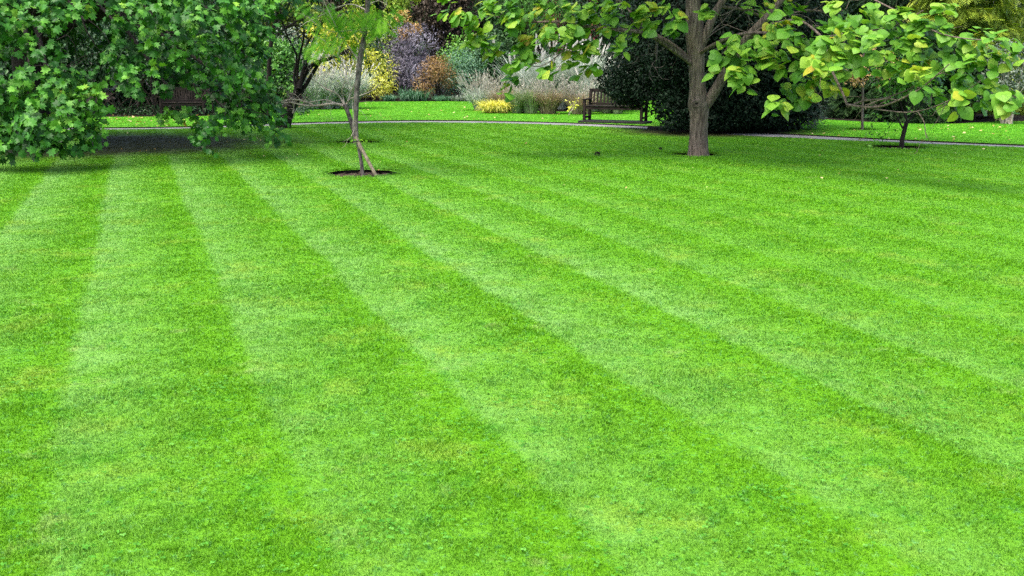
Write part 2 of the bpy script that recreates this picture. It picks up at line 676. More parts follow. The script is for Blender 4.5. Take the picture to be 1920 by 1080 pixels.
# soil in the cut circles and in the beds
b = MB()
for (cx, cy, cr) in RINGS:
    rg = RNG(int(abs(cx) * 77))
    rr, aa = np.meshgrid(np.linspace(.02, 1, 9), np.linspace(0, 2 * math.pi, 40, endpoint=False))
    v = np.column_stack([cx + cr * rr.ravel() * np.cos(aa.ravel()), cy + cr * rr.ravel() * np.sin(aa.ravel()),
                         -.065 + .035 * (1 - rr.ravel() ** 2) + rg.normal(size=rr.size) * .011])
    q = [(i * 9 + j, i * 9 + j + 1, ((i + 1) % 40) * 9 + j + 1, ((i + 1) % 40) * 9 + j) for i in range(40) for j in range(8)]
    b.quads(v, q)
    k = 160
    a, rd = rg.random(k) * 6.28, cr * np.sqrt(rg.random(k)) * .96
    pp = np.column_stack([cx + rd * np.cos(a), cy + rd * np.sin(a), -.045 + .02 * (1 - (rd / cr) ** 2)])
    place(b, T_OVAL, pp, rsph(rg, k) * [1, 1, .3], rsph(rg, k) * .6 + UP, .03 + .04 * rg.random(k), rg.random(k))
tag(b.build('soil', ring_m), kind='structure')
for poly in (BED_L, BED_I, BED_R, BED_D):
    b = MB()
    q = geometry.delaunay_2d_cdt([Vector(p) for p in poly], [(i, (i + 1) % len(poly)) for i in range(len(poly))], [], 1, 1e-5)
    vv = np.array([(a.x, a.y, .004) for a in q[0]])
    b.add(vv, np.array([list(f) for f in q[2]]))
    tag(b.build('bed_soil', soil_m), kind='structure')

# ------------------------------------------------------------------ grass blades
rng = RNG(5)


def vnoise(x, y, cell, seed):
    """smooth lattice noise, 0..1"""
    g = RNG(seed).random((256, 256))
    fx, fy = x / cell, y / cell
    ix, iy = np.floor(fx).astype(int), np.floor(fy).astype(int)
    tx, ty = fx - ix, fy - iy
    tx, ty = tx * tx * (3 - 2 * tx), ty * ty * (3 - 2 * ty)
    q = lambda i, j: g[(ix + i) % 256, (iy + j) % 256]
    return (q(0, 0) * (1 - tx) + q(1, 0) * tx) * (1 - ty) + (q(0, 1) * (1 - tx) + q(1, 1) * tx) * ty


NB = 1900000
yy = np.linspace(2.2, 47, 500)
hw = yy * .535 + 1.6
dens = (3.5 / yy) ** 1.6
cdf = np.cumsum(dens * hw)
cdf /= cdf[-1]
y = np.interp(rng.random(NB), cdf, yy)
x = (rng.random(NB) * 2 - 1) * (y * .535 + 1.6)
ok = np.ones(NB, bool)
yn, yf = np.interp(x, NE[:, 0], NE[:, 1]), np.interp(x, FE[:, 0], FE[:, 1])
ok &= ~((y > yn - .02) & (y < yf + .03))
for (cx, cy, cr) in RINGS:
    ok &= np.hypot(x - cx, y - cy) > cr - .015
for poly in (BED_L, BED_I, BED_R, BED_D):
    ok &= ~inpoly(x, y, poly)
e = np.hypot((x - PLANE_C[0]) / 5.6, (y - PLANE_C[1] - 1.0) / 3.9)
ok &= rng.random(NB) < np.clip((e - .6) / .4, .22, 1)
e = np.hypot((x - 5) / 3.0, (y - 24.6) / 2.4)
ok &= rng.random(NB) < np.clip((e - .6) / .4, .06, 1)
tuft = .6 * vnoise(x, y, .055, 1) + .4 * vnoise(x, y, .14, 2)
ok &= rng.random(NB) < .45 + .9 * tuft
x, y, tuft = x[ok], y[ok], tuft[ok]
NB = len(x)
isfar = y > np.interp(x, FE[:, 0], FE[:, 1])
s = x * SN[0] + y * SN[1]
sgn = np.cos((s - S0 * .72 - .2) * 2 * math.pi / PERIOD) * ~isfar
az = rng.random(NB) * 2 * math.pi + 2.5 * vnoise(x, y, .09, 3)
lean = np.column_stack([np.cos(az), np.sin(az)]) * (.3 + .9 * rng.random(NB))[:, None] + SD[None] * (sgn * .22)[:, None]
hgt = (.006 + .009 * rng.random(NB)) * (.55 + 1.0 * tuft) * (1 + .35 * np.clip(y / 12, 0, 1)) * (.65 + .7 * vnoise(x, y, .45, 6))
wid = (.0012 + .0009 * rng.random(NB)) * (y / 3.3) ** .95
wa = rng.random(NB) * math.pi
wv = np.column_stack([np.cos(wa), np.sin(wa), np.zeros(NB)]) * wid[:, None]
p0 = np.column_stack([x, y, np.full(NB, -.002)])
p1 = p0 + np.column_stack([lean * hgt[:, None] * .4, hgt * .75])
p2 = p0 + np.column_stack([lean * hgt[:, None] * 1.25, hgt * 1.0])
rnd = np.clip(rng.random(NB) * .8 + .25 * (vnoise(x, y, .07, 4) - .2), 0, 1)
rnd = .5 + (rnd - .5) * np.clip(1.15 - y / 16, .25, 1)      # far blades stand for whole tufts, so they vary less


for (cx, cy, cr) in RINGS:                       # longer grass hanging over the cut edges
    m = int(900 * cr)
    a = rng.random(m) * 6.283
    rr = cr + .03 * rng.random(m)
    q = np.column_stack([cx + rr * np.cos(a), cy + rr * np.sin(a), np.full(m, -.01)])
    inw = -np.column_stack([np.cos(a), np.sin(a)]) * (.2 + .6 * rng.random(m))[:, None] + rng.normal(size=(m, 2)) * .4
    hh = .03 + .035 * rng.random(m)
    tw = np.column_stack([-np.sin(a), np.cos(a), np.zeros(m)]) * (.0016 * (cy / 3.3) ** .8)
    p0, wv = np.concatenate([p0, q]), np.concatenate([wv, tw])
    p1 = np.concatenate([p1, q + np.column_stack([inw * hh[:, None] * .3, hh * .7])])
    p2 = np.concatenate([p2, q + np.column_stack([inw * hh[:, None], hh * .8])])
    rnd = np.concatenate([rnd, .15 + .5 * rng.random(m)])
    y = np.concatenate([y, np.full(m, cy)])
    isfar = np.concatenate([isfar, np.full(m, cy > np.interp(cx, FE[:, 0], FE[:, 1]))])


def blade_mesh(k, three):
    b = MB()
    if three:
        k3 = k & (y < 99)
        V = np.stack([p0[k3] - wv[k3], p0[k3] + wv[k3], p1[k3] + wv[k3] * .8, p1[k3] - wv[k3] * .8, p2[k3]], 1)
        i = np.arange(k3.sum())[:, None, None] * 5
        b.add(V.reshape(-1, 3), (np.array([(0, 1, 2), (0, 2, 3), (3, 2, 4)])[None] + i).reshape(-1, 3), np.repeat(rnd[k3], 5))
        k = k & (y > 99)
        if not k.any():
            return b
    V = np.stack([p0[k] - wv[k], p0[k] + wv[k], p2[k]], 1)
    i = np.arange(k.sum())[:, None, None] * 3
    b.add(V.reshape(-1, 3), (np.array([(0, 1, 2)])[None] + i).reshape(-1, 3), np.repeat(rnd[k], 3))
    return b


tag(blade_mesh(~isfar, True).build('grass', blade_ms[0]), 'short mown grass of the striped lawn this side of the path', 'grass', kind='stuff')
tag(blade_mesh(isfar, False).build('grass', blade_ms[1]), 'bright unstriped grass beyond the path', 'grass', kind='stuff')

# clover leaves in patches among the grass
clov_m = leaf_mat('clover_leaf', [(0, (.03, .14, .008)), (.5, (.06, .22, .014)), (1, (.12, .31, .045))], .65, .15, .2)
T_CLOV = fan([(0, 0), (.3, .3), (.36, .7), (.12, .92), (0, .84), (-.12, .92), (-.36, .7), (-.3, .3)], (0, .5), .2, .1)
b = MB()
rng = RNG(8)
K = 340
cy = 2.4 + 12 * rng.random(K) ** 1.6
cx = (rng.random(K) * 2 - 1) * (cy * .53 + .8)
for a, c in zip(cx, cy):
    m = int(6 + 34 * rng.random() ** 2)
    rr = .05 + .22 * rng.random()
    q = rng.normal(size=(m, 2)) * rr * [1.2, .8] + [a, c]
    z = .012 + .012 * rng.random(m)
    sz = .006 + .005 * rng.random(m)
    rn = rng.random(m)
    a0 = rng.random(m) * 6.28
    tl = rng.normal(size=(m, 3)) * .35 + UP
    for j in range(3):
        an = a0 + j * 2.094
        tip = np.column_stack([np.cos(an), np.sin(an), .1 * np.ones(m)])
        place(b, T_CLOV, np.column_stack([q, z]), tip, tl, sz * 1.25, rn)
tag(b.build('clover', clov_m), 'clover leaves scattered in darker patches through the near grass', 'clover', kind='stuff')

# ------------------------------------------------------------------ fallen leaves
litter_m = leaf_mat('fallen_leaf', [(0, (.14, .07, .025)), (.35, (.34, .22, .06)), (.7, (.46, .38, .16)), (1, (.58, .52, .34))], .6, .3, .15)
b = MB()
rng = RNG(21)
px_ = []
for _ in range(130):
    px_.append((rng.uniform(545, 1090), rng.uniform(187, 226), .03, .08))
for _ in range(60):
    px_.append((rng.uniform(1480, 1915), rng.uniform(236, 268), .03, .08))
for _ in range(120):
    px_.append((rng.uniform(185, 400), rng.uniform(217, 238), .03, .10))
for _ in range(40):
    px_.append((rng.uniform(200, 560), rng.uniform(238, 300), .02, .055))
for _ in range(40):
    px_.append((rng.uniform(700, 1915), rng.uniform(240, 360), .02, .05))
ps, ss = [], []
for (u, v, a, c) in px_:
    g = G(u, v)
    if inpoly(np.array([g[0]]), np.array([g[1]]), BED_I)[0]:
        continue
    ps.append(g + UP * .035)
    ss.append(rng.uniform(a, c))
ps, ss = np.array(ps), np.array(ss)
place(b, T_LOBED, ps, rsph(rng, len(ps)) * [1, 1, .2], rsph(rng, len(ps)) * .55 + UP, ss, rng.random(len(ps)))
tag(b.build('fallen_leaves', litter_m), 'pale fallen autumn leaves littered over the lawns', 'leaf litter', kind='stuff')

# ------------------------------------------------------------------ bark and foliage materials
bark_grey = bark_mat('bark_grey_brown', (.040, .030, .024), (.17, .135, .11))
bark_dark = bark_mat('bark_dark', (.005, .004, .0035), (.020, .016, .013))
bark_pale = bark_mat('bark_pale_lichen', (.025, .021, .019), (.14, .12, .11), (.13, .135, .085), 30, 10)
bark_twig = bark_mat('bark_twig', (.16, .14, .11), (.38, .34, .28), (.25, .27, .12), 40, 9, .4)
wood_stake = bark_mat('weathered_stake', (.08, .065, .045), (.21, .175, .125), None, 45, 3, .5)

plane_leaf = leaf_mat('plane_leaf', [(0, (.005, .026, .004)), (.3, (.014, .072, .008)), (.62, (.042, .170, .013)), (.88, (.11, .29, .022)), (.97, (.20, .36, .03)), (1, (.5, .38, .03))], .5, .2, .15)
cat_leaf = leaf_mat('catalpa_leaf', [(0, (.04, .14, .012)), (.35, (.09, .245, .020)), (.62, (.155, .33, .028)), (.80, (.25, .39, .04)), (.91, (.33, .35, .025)), (1, (.32, .22, .03))], .5, .25, .35)


# ------------------------------------------------------------------ hand-placed leaf clusters of a tree
def clusters(rng, mb, T, lst, dY, nspray, nleaf, L, droop, size, centre, jitY=.5, **kw):
    """each cluster: photo-space centre and half-size turned into a real ellipsoid at its own distance"""
    for c in lst:
        u, v, ru, rv, Y = c[:5]
        dens = c[5] if len(c) > 5 else 1.0
        tone = c[6] if len(c) > 6 else 0.0
        Y = Y + rng.normal() * jitY * .5
        ctr = P(u, v, Y)
        rx, rz = ru / F * Y, rv / F * Y
        ry = max(rx, rz) * dY
        k = max(3, int(nspray * dens * (rx * rz) ** .9 / (.45 ** 1.8)))
        d = rsph(rng, k)
        anc = ctr + d * np.array([rx, ry, rz]) * (.25 + .65 * rng.random((k, 1)) ** .5)
        out = nrm(nrm(anc - centre) * [1, 1, .3] + d * .6 + np.array([0, -.35, 0]))
        leaf_sprays(rng, mb, T, anc, out, nleaf, L, droop, size, tone=tone, **kw)


def dome(rng, mb, T, c, rad, n, size, zlo, shell=.35, tone=-.1, zcap=1e9, **kw):
    d = rsph(rng, n * 2)
    rr = 1 - shell * rng.random((len(d), 1))
    p = np.asarray(c) + d * rad * rr
    k = (p[:, 2] > zlo) & (p[:, 2] < zcap)
    p, d = p[k][:n], d[k][:n]
    m = len(p)
    place(mb, T, p, rsph(rng, m) * .8 + d * .4 - UP * .4, d * .5 + UP * .8 + rsph(rng, m) * .5, size * (.7 + .6 * rng.random(m)),
          np.clip(.5 + tone + .5 * (rng.random(m) - .5), 0, 1))


# ================================================================== the big low plane tree at left
rng = RNG(101)
base = np.array([-9.7, 20.4, 0])
root = empty('plane_tree', base, 'huge low broadleaf tree at left with lobed leaves sweeping down to the grass', 'tree')
t = MB()
tr_pts = [base + [0, 0, -.1], base + [.05, 0, .8], base + [.1, -.1, 2.0], base + [.0, 0, 3.6], base + [.2, .1, 6.5], base + [0, 0, 9.0]]
t.tube(smooth_line(tr_pts, 14), np.interp(np.linspace(0, 1, 14), [0, .08, .3, 1], [.42, .33, .28, .06]), 12, .05, rng)
t.build('trunk', bark_dark, root, smooth=True)
leafb = MB()
PL = [
    # drooping curtain at the left edge
    (20, 165, 40, 30, 15.6, 1, .1), (70, 160, 50, 30, 15.3, 1, .12), (120, 175, 40, 30, 15.6), (165, 190, 28, 32, 15.9, 1, .05), (30, 205, 45, 30, 15.3),
    (90, 215, 55, 35, 15.2), (150, 225, 40, 30, 15.6, 1, .1), (50, 245, 50, 25, 15.4, 1, -.1), (110, 255, 55, 22, 15.4), (20, 255, 35, 20, 15.6, 1, -.1), (90, 272, 40, 12, 15.5), (160, 255, 20, 15, 15.5, .8, .1),
    (155, 150, 35, 22, 16.2), (-30, 190, 50, 60, 15.5), (-40, 60, 60, 70, 15.6), (-30, 250, 40, 25, 15.6),
    # upper left
    (25, 15, 45, 25, 15.8), (85, 12, 45, 22, 15.6, 1, .15), (60, 45, 50, 25, 15.8), (20, 50, 25, 18, 16, .7, -.1), (105, 32, 26, 16, 15.7, .8, .1), (140, 10, 40, 14, 16), (75, 90, 36, 16, 15.9), (45, 100, 22, 12, 16),
    (120, 140, 40, 14, 16.3), (185, 8, 35, 14, 16.3),
    # the broad face
    (230, 20, 42, 28, 16.6), (290, 15, 45, 26, 16.4, 1, .08), (345, 20, 45, 28, 16.6), (400, 15, 45, 26, 16.5, 1, .03), (450, 20, 38, 28, 16.8), (485, 15, 26, 20, 17.0), (245, 60, 42, 26, 16.6), (305, 58, 45, 26, 16.3, 1, .05),
    (365, 60, 45, 28, 16.5), (425, 62, 45, 28, 16.6), (472, 62, 32, 28, 17.0), (230, 95, 40, 24, 16.6), (290, 98, 42, 22, 16.5), (350, 100, 45, 24, 16.4), (410, 100, 42, 24, 16.6), (460, 105, 36, 22, 16.9, 1, -.05),
    (212, 128, 32, 20, 16.6), (262, 138, 36, 18, 16.8), (318, 135, 38, 16, 16.9, .9), (375, 132, 40, 17, 16.9), (430, 135, 36, 18, 17.0), (478, 135, 22, 16, 17.2, .8), (250, 160, 26, 12, 17.0, .8), (295, 165, 16, 12, 17.0, .6), (345, 152, 30, 9, 17.2, .6),
    (505, 20, 18, 14, 17.2, .6), (498, 55, 14, 12, 17.3, .5),
    # lower right skirt
    (400, 165, 36, 16, 17.9, .8, -.25), (445, 165, 34, 18, 17.8, .8, -.2), (480, 180, 28, 20, 17.6, 1, -.15), (425, 190, 36, 15, 17.9, .8, -.25), (468, 205, 32, 16, 17.5, 1, -.1), (500, 215, 22, 20, 17.4, 1, -.1), (512, 240, 13, 20, 17.4, 1, -.1),
    (420, 215, 36, 12, 17.3, 1, .05), (380, 235, 26, 14, 17.0, .9), (348, 215, 24, 12, 17.2, .9, .1), (315, 212, 18, 10, 17.3, .9, .3), (372, 255, 18, 8, 17.0, .8, -.15), (450, 225, 25, 10, 17.2, .8),
]
PL = [c[:5] + ((c[5] if len(c) > 5 else 1) * (1.5 if c[1] > 155 else 1), (c[6] if len(c) > 6 else 0) + (.06 if c[1] > 155 else 0)) for c in PL]
clusters(rng, leafb, T_LOBED, PL, .9, 34, 6, .28, .32, .118, base + [0, 0, 3.5], jitY=.6, out=.65, up=.55, hang=.6, jit=.45, zmin=.06, tonevar=.55)
dome(rng, leafb, T_LOBED, base + [.2, .1, 4.6], np.array([6.5, 4.4, 5.0]), 9000, .18, 2.6, .45)
dome(rng, leafb, T_LOBED, base + [0, 1.2, 3.6], np.array([5.2, 3.0, 2.4]), 3200, .2, 1.75, .9, -.2)
leafb.build('crown', plane_leaf, root)
# limbs arching out to the clusters
for i, (u, v, Y) in enumerate([(60, 160, 16), (110, 235, 16.2), (230, 60, 17), (330, 80, 17.2), (440, 60, 17.4), (470, 150, 17.9), (420, 205, 17.8), (500, 215, 17.6), (340, 205, 17.5), (-60, 150, 17), (160, 40, 17)]):
    t = MB()
    e = P(u, v, Y)
    z0 = 1.8 + .25 * (i % 5)
    s_ = base + [.05, -.05, z0]
    m_ = s_ * .5 + e * .5 + [0, 0, .9 + .5 * rng.random()]
    line = smooth_line([s_, s_ * .8 + m_ * .2 + [0, 0, .25], m_, e * .85 + m_ * .15 + [0, 0, .1], e], 12)
    t.tube(line, np.linspace(.09, .012, 12), 6)
    for k in (5, 7, 9, 10):
        grow(rng, t, line[k], nrm(line[k] - line[k - 1] + rsph(rng, 1)[0] * .6), .8, .016, 1, .7, -.04, 2, .2, 4)
    t.build('limb', bark_dark, root, smooth=True)

# ================================================================== the heart-leaved tree at right of centre
rng = RNG(202)
base = G(1309, 290)
root = empty('catalpa_tree', base, 'spreading tree with large heart-shaped yellow-green leaves and a bare knotted grey trunk', 'tree')
YB = base[1]
tp = [(1309, 291.5, 44), (1309, 285, 39), (1309.5, 270, 35.5), (1310, 250, 33), (1310.5, 225, 33), (1310.5, 208, 36), (1309.5, 196, 39), (1309, 185, 36), (1308, 165, 30), (1307, 145, 28.5),
      (1305.5, 115, 30), (1304, 85, 32), (1303, 60, 33), (1302, 40, 31), (1300, 15, 27), (1298, -15, 24), (1294, -60, 21), (1290, -120, 18), (1284, -200, 14), (1280, -300, 9)]
pts3 = np.array([P(u, v, YB) for u, v, w in tp])
pts3[0] = pts3[0] * [1, 1, 0] + [0, 0, -.08]
rad = np.array([w / 2 / F * YB for u, v, w in tp])
d = np.linspace(0, len(tp) - 1, 58)
pf = np.column_stack([np.interp(d, np.arange(len(tp)), pts3[:, i]) for i in range(3)])
rf = np.interp(d, np.arange(len(tp)), rad)
t = MB()
t.tube(pf, rf, 20, .028, rng)
trunk = t.build('trunk', bark_grey, root, smooth=True)
# the pruned-branch knot: a raised collar round a sunken dark eye
kc = P(1303, 193.5, YB) + np.array([0, -.192, 0])
t = MB()
for rr, rt, yo, mi in ((.062, .026, 0.0, 0), (.036, .012, -.012, 0)):
    A_, B_ = 22, 9
    vs = []
    for i in range(A_):
        a = 2 * math.pi * i / A_
        for j in range(B_):
            q = 2 * math.pi * j / B_
            R_ = rr + rt * math.cos(q)
            vs.append(kc + np.array([R_ * math.cos(a) * 1.15, yo - rt * .8 * math.sin(q) + .02, R_ * math.sin(a) * .85]))
    t.quads(vs, [(i * B_ + j, ((i + 1) % A_) * B_ + j, ((i + 1) % A_) * B_ + (j + 1) % B_, i * B_ + (j + 1) % B_) for i in range(A_) for j in range(B_)])
kn = t.build('knot', bark_grey, trunk, base=base, smooth=True)
t = MB()
a = np.linspace(0, 2 * math.pi, 16, endpoint=False)
t.add(np.concatenate([[kc + [0, .012, 0]], kc + np.column_stack([np.cos(a) * .04, np.full(16, .008), np.sin(a) * .03])]), [(0, i + 1, (i + 1) % 16 + 1) for i in range(16)])
t.build('knot_hollow', bark_dark, trunk, base=base)

LIMBS = [  # (u, v, Y) lines with start / end thickness in photo pixels
    ([(1316, 205, YB), (1325, 196, YB), (1338, 175, YB - .1), (1356, 144, YB - .2), (1374, 115, YB - .4), (1400, 70, YB - .7), (1440, 30, YB - 1), (1490, -30, YB - 1.2)], 22, 9),
    ([(1310, 95, YB), (1324, 67, YB - .1), (1333, 38, YB - .1), (1347, 12, YB), (1362, -8, YB), (1400, -70, YB), (1430, -150, YB + .3)], 17, 7),
    ([(1303, 125, YB), (1289, 113, YB - .15), (1280, 106, YB - .2), (1262, 94, YB - .3), (1240, 80, YB - .5), (1222, 62, YB - .6), (1176, 56, YB - .8), (1096, 50, YB - .9), (1040, 38, YB - .8), (985, 44, YB - .7), (950, 41, YB - .6), (905, 20, YB - .5)], 9.5, 2),
    ([(1303, 118, YB), (1285, 104, YB - .1), (1270, 90, YB - .1), (1255, 78, YB), (1238, 71, YB), (1215, 55, YB + .2), (1180, 20, YB + .4), (1140, -20, YB + .6)], 8.5, 3),
    ([(1308, 102, YB), (1321, 94, YB - .3), (1347, 78, YB - .6), (1373, 69, YB - .9), (1391, 62, YB - 1.1), (1440, 60, YB - 1.5), (1500, 80, YB - 2), (1545, 105, YB - 2.4)], 8, 2),
    ([(1400, 70, YB - .7), (1440, 45, YB - 1.2), (1500, 35, YB - 2), (1545, 70, YB - 2.8), (1560, 140, YB - 3.4), (1576, 161, YB - 3.6), (1586, 190, YB - 3.8), (1590, 201, YB - 3.9)], 5.5, 4),
    ([(1588, 196, YB - 3.9), (1617, 201, YB - 4.1), (1651, 201, YB - 4.4), (1690, 186, YB - 4.8), (1730, 165, YB - 5.2), (1780, 120, YB - 5.6)], 5, 2),
    ([(1590, 200, YB - 3.9), (1617, 189, YB - 3.9), (1658, 185, YB - 4.2), (1705, 168, YB - 4.6), (1740, 140, YB - 5)], 4, 1.5),
    ([(1620, 200, YB - 4.1), (1643, 205, YB - 4.3), (1700, 212, YB - 4.8), (1741, 205, YB - 5.1), (1800, 180, YB - 5.5), (1840, 150, YB - 5.8)], 3.2, 1.2),
    ([(1490, -30, YB - 1.2), (1600, -20, YB - 3), (1700, 30, YB - 4.5), (1770, 70, YB - 5.3), (1840, 75, YB - 5.8)], 4.5, 2),
    ([(1545, 70, YB - 2.8), (1600, 60, YB - 3.4), (1650, 55, YB - 4), (1690, 45, YB - 4.4), (1730, 20, YB - 4.8)], 4, 2),
    ([(1040, 38, YB - .8), (1065, 85, YB - 1), (1040, 110, YB - 1.1), (1013, 127, YB - 1.1), (986, 121, YB - 1.1), (947, 131, YB - 1.1)], 3.2, 1.0),
    ([(1347, 12, YB), (1400, 18, YB + .2), (1425, 30, YB + .3), (1445, 38, YB + .3), (1500, 20, YB + .4), (1580, 20, YB + .5)], 6, 2),
]
for pts_, w0, w1 in LIMBS:
    t = MB()
    line = smooth_line([P(*q) for q in pts_], 22)
    Ym = np.mean([q[2] for q in pts_])
    t.tube(line, np.linspace(w0, w1, 22) / 2 / F * Ym, 9)
    for k in range(7, 21, 3):
        if w0 < 7 and k % 2:
            continue
        grow(rng, t, line[k], nrm(line[k] - line[k - 1] + rsph(rng, 1)[0] * .9), .45, .009, 1, .8, -.03, 2, .25, 4, None, .003)
    t.build('limb', bark_grey, root, smooth=True)
# bare twigs against the dark evergreen
for (u, v, Y, dx, dz, L) in [(1322, 75, YB - .3, .5, .5, .9), (1335, 60, YB - .3, .6, .2, .8), (1350, 30, YB - .3, .7, -.3, .8), (1425, 32, YB, .4, -.5, .7), (1400, 25, YB, .3, -.7, .7), (1450, 35, YB, .8, .1, .9), (1500, 20, YB, .9, .1, .8), (1250, 85, YB - .4, -.5, -.6, .6), (1235, 77, YB - .5, -.2, -.9, .5)]:
    t = MB()
    grow(rng, t, P(u, v, Y), np.array([dx, -.1, dz]), L, .011, 2, .8, -.03, 2, .28, 4, None, .003)
    t.build('twig', bark_pale, root, smooth=True)

leafb = MB()
Yl = YB - .8
CL = [(862, 8, 22, 12, Yl, .8), (895, 25, 30, 20, Yl), (915, 60, 26, 16, Yl), (935, 22, 32, 18, Yl), (935, 92, 16, 14, Yl, .7), (912, 78, 14, 10, Yl, .7), (975, 15, 34, 16, Yl), (985, 45, 32, 14, Yl, .9), (1010, 60, 34, 12, Yl, .9),
      (1025, 22, 36, 18, Yl), (1060, 48, 34, 16, Yl), (1075, 15, 34, 16, Yl), (1000, 90, 20, 7, Yl, .4), (1040, 80, 26, 9, Yl - .2, .5), (1085, 75, 32, 16, Yl - .2), (1112, 48, 30, 16, Yl), (1120, 100, 24, 20, Yl - .2, .9, .06), (1075, 100, 24, 10, Yl - .2, .5),
      (1045, 120, 20, 9, Yl - .2, .4), (1100, 125, 22, 10, Yl - .2, .7, .06), (1130, 20, 34, 18, Yl), (1155, 58, 30, 14, Yl), (1180, 25, 32, 18, Yl), (1205, 55, 28, 12, Yl), (1225, 22, 28, 18, Yl), (1240, 42, 26, 10, Yl), (1258, 8, 22, 12, Yl, .8), (1175, 90, 12, 8, Yl, .5), (1272, 28, 14, 7, Yl, .5),
      (968, 152, 13, 8, Yl, .5), (985, 118, 10, 8, Yl, .4), (1010, 108, 18, 10, Yl, .5), (1262, 52, 10, 4, Yl, .4), (1318, 30, 10, 6, Yl, .3)]
Yr = YB - 2.0
CL += [(1535, 75, 34, 18, Yr - .8), (1555, 65, 32, 18, Yr - 2.0), (1560, 95, 30, 20, Yr - 2.2), (1552, 125, 26, 16, Yr - 2.2), (1530, 95, 28, 16, Yr - 1.6), (1350, 105, 16, 10, Yr + .3, .7), (1450, 40, 30, 12, Yr), (1360, 88, 22, 12, Yr), (1395, 75, 28, 16, Yr), (1385, 105, 26, 14, Yr), (1430, 62, 30, 16, Yr), (1430, 90, 32, 16, Yr), (1420, 122, 28, 16, Yr), (1475, 50, 32, 16, Yr), (1480, 82, 34, 16, Yr), (1470, 115, 32, 16, Yr), (1520, 70, 32, 18, Yr - .3),
       (1525, 100, 32, 16, Yr - .3), (1510, 130, 32, 16, Yr - .3), (1555, 110, 26, 12, Yr - .4), (1565, 85, 28, 14, Yr - .4), (1545, 135, 20, 12, Yr - .4, .7), (1480, 150, 28, 14, Yr), (1515, 160, 26, 14, Yr - .2), (1465, 178, 22, 12, Yr), (1500, 178, 20, 10, Yr - .1), (1452, 198, 10, 8, Yr, .7), (1400, 140, 12, 10, Yr, .6), (1375, 135, 8, 10, Yr, .5), (1545, 155, 12, 10, Yr - .3, .6)]
CL += [(1385, 5, 26, 10, YB - .5, .8), (1430, 8, 26, 10, YB - .5, .7), (1475, 5, 20, 8, YB - .5, .5)]
Yq = YB - 4.6
CL += [(1565, 20, 34, 18, Yq + 1), (1600, 45, 34, 18, Yq + 1), (1570, 55, 26, 14, Yq + 1), (1620, 12, 34, 14, Yq + .6), (1650, 40, 36, 18, Yq + .4), (1610, 80, 34, 16, Yq + .4), (1660, 75, 36, 18, Yq, 1, .08), (1690, 20, 32, 16, Yq), (1705, 55, 34, 16, Yq), (1625, 108, 24, 12, Yq + .2, .6, .12),
       (1680, 100, 34, 16, Yq - .1, 1, .1), (1725, 85, 36, 18, Yq - .3), (1740, 45, 28, 14, Yq - .2), (1765, 60, 26, 12, Yq - .4), (1780, 85, 34, 16, Yq - .6), (1825, 72, 30, 16, Yq - .8), (1865, 78, 28, 14, Yq - 1), (1735, 115, 34, 16, Yq - .4), (1785, 115, 36, 16, Yq - .6), (1835, 108, 30, 18, Yq - .8), (1870, 105, 18, 18, Yq - 1, .7),
       (1655, 128, 20, 12, Yq, .6), (1750, 145, 34, 14, Yq - .4), (1800, 145, 34, 14, Yq - .6), (1765, 172, 24, 12, Yq - .4, .8), (1820, 165, 34, 14, Yq - .7), (1862, 160, 22, 14, Yq - .9), (1880, 182, 16, 11, Yq - 1), (1850, 190, 22, 10, Yq - .8, .8), (1800, 182, 24, 9, Yq - .6, .7), (1720, 140, 22, 12, Yq - .3, .7), (1760, 10, 14, 10, Yq, .4)]
nq = len(CL) - CL.index((1565, 20, 34, 18, Yq + 1))
for lst, size in ((CL[:-nq], .165), (CL[-nq:], .142)):
    clusters(rng, leafb, T_HEART, lst, .9, 23 if size > .15 else 27, 5, .26, .20, size, base + [0, 0, 2.5], jitY=.45, out=.4, up=1.0, hang=.3, jit=.36, zmin=.3, tonevar=.6)
dome(rng, leafb, T_HEART, base + [1.0, .2, 5.4], np.array([6.2, 4.4, 3.0]), 3200, .24, 3.6, .6, 0)
leafb.build('crown', cat_leaf, root)

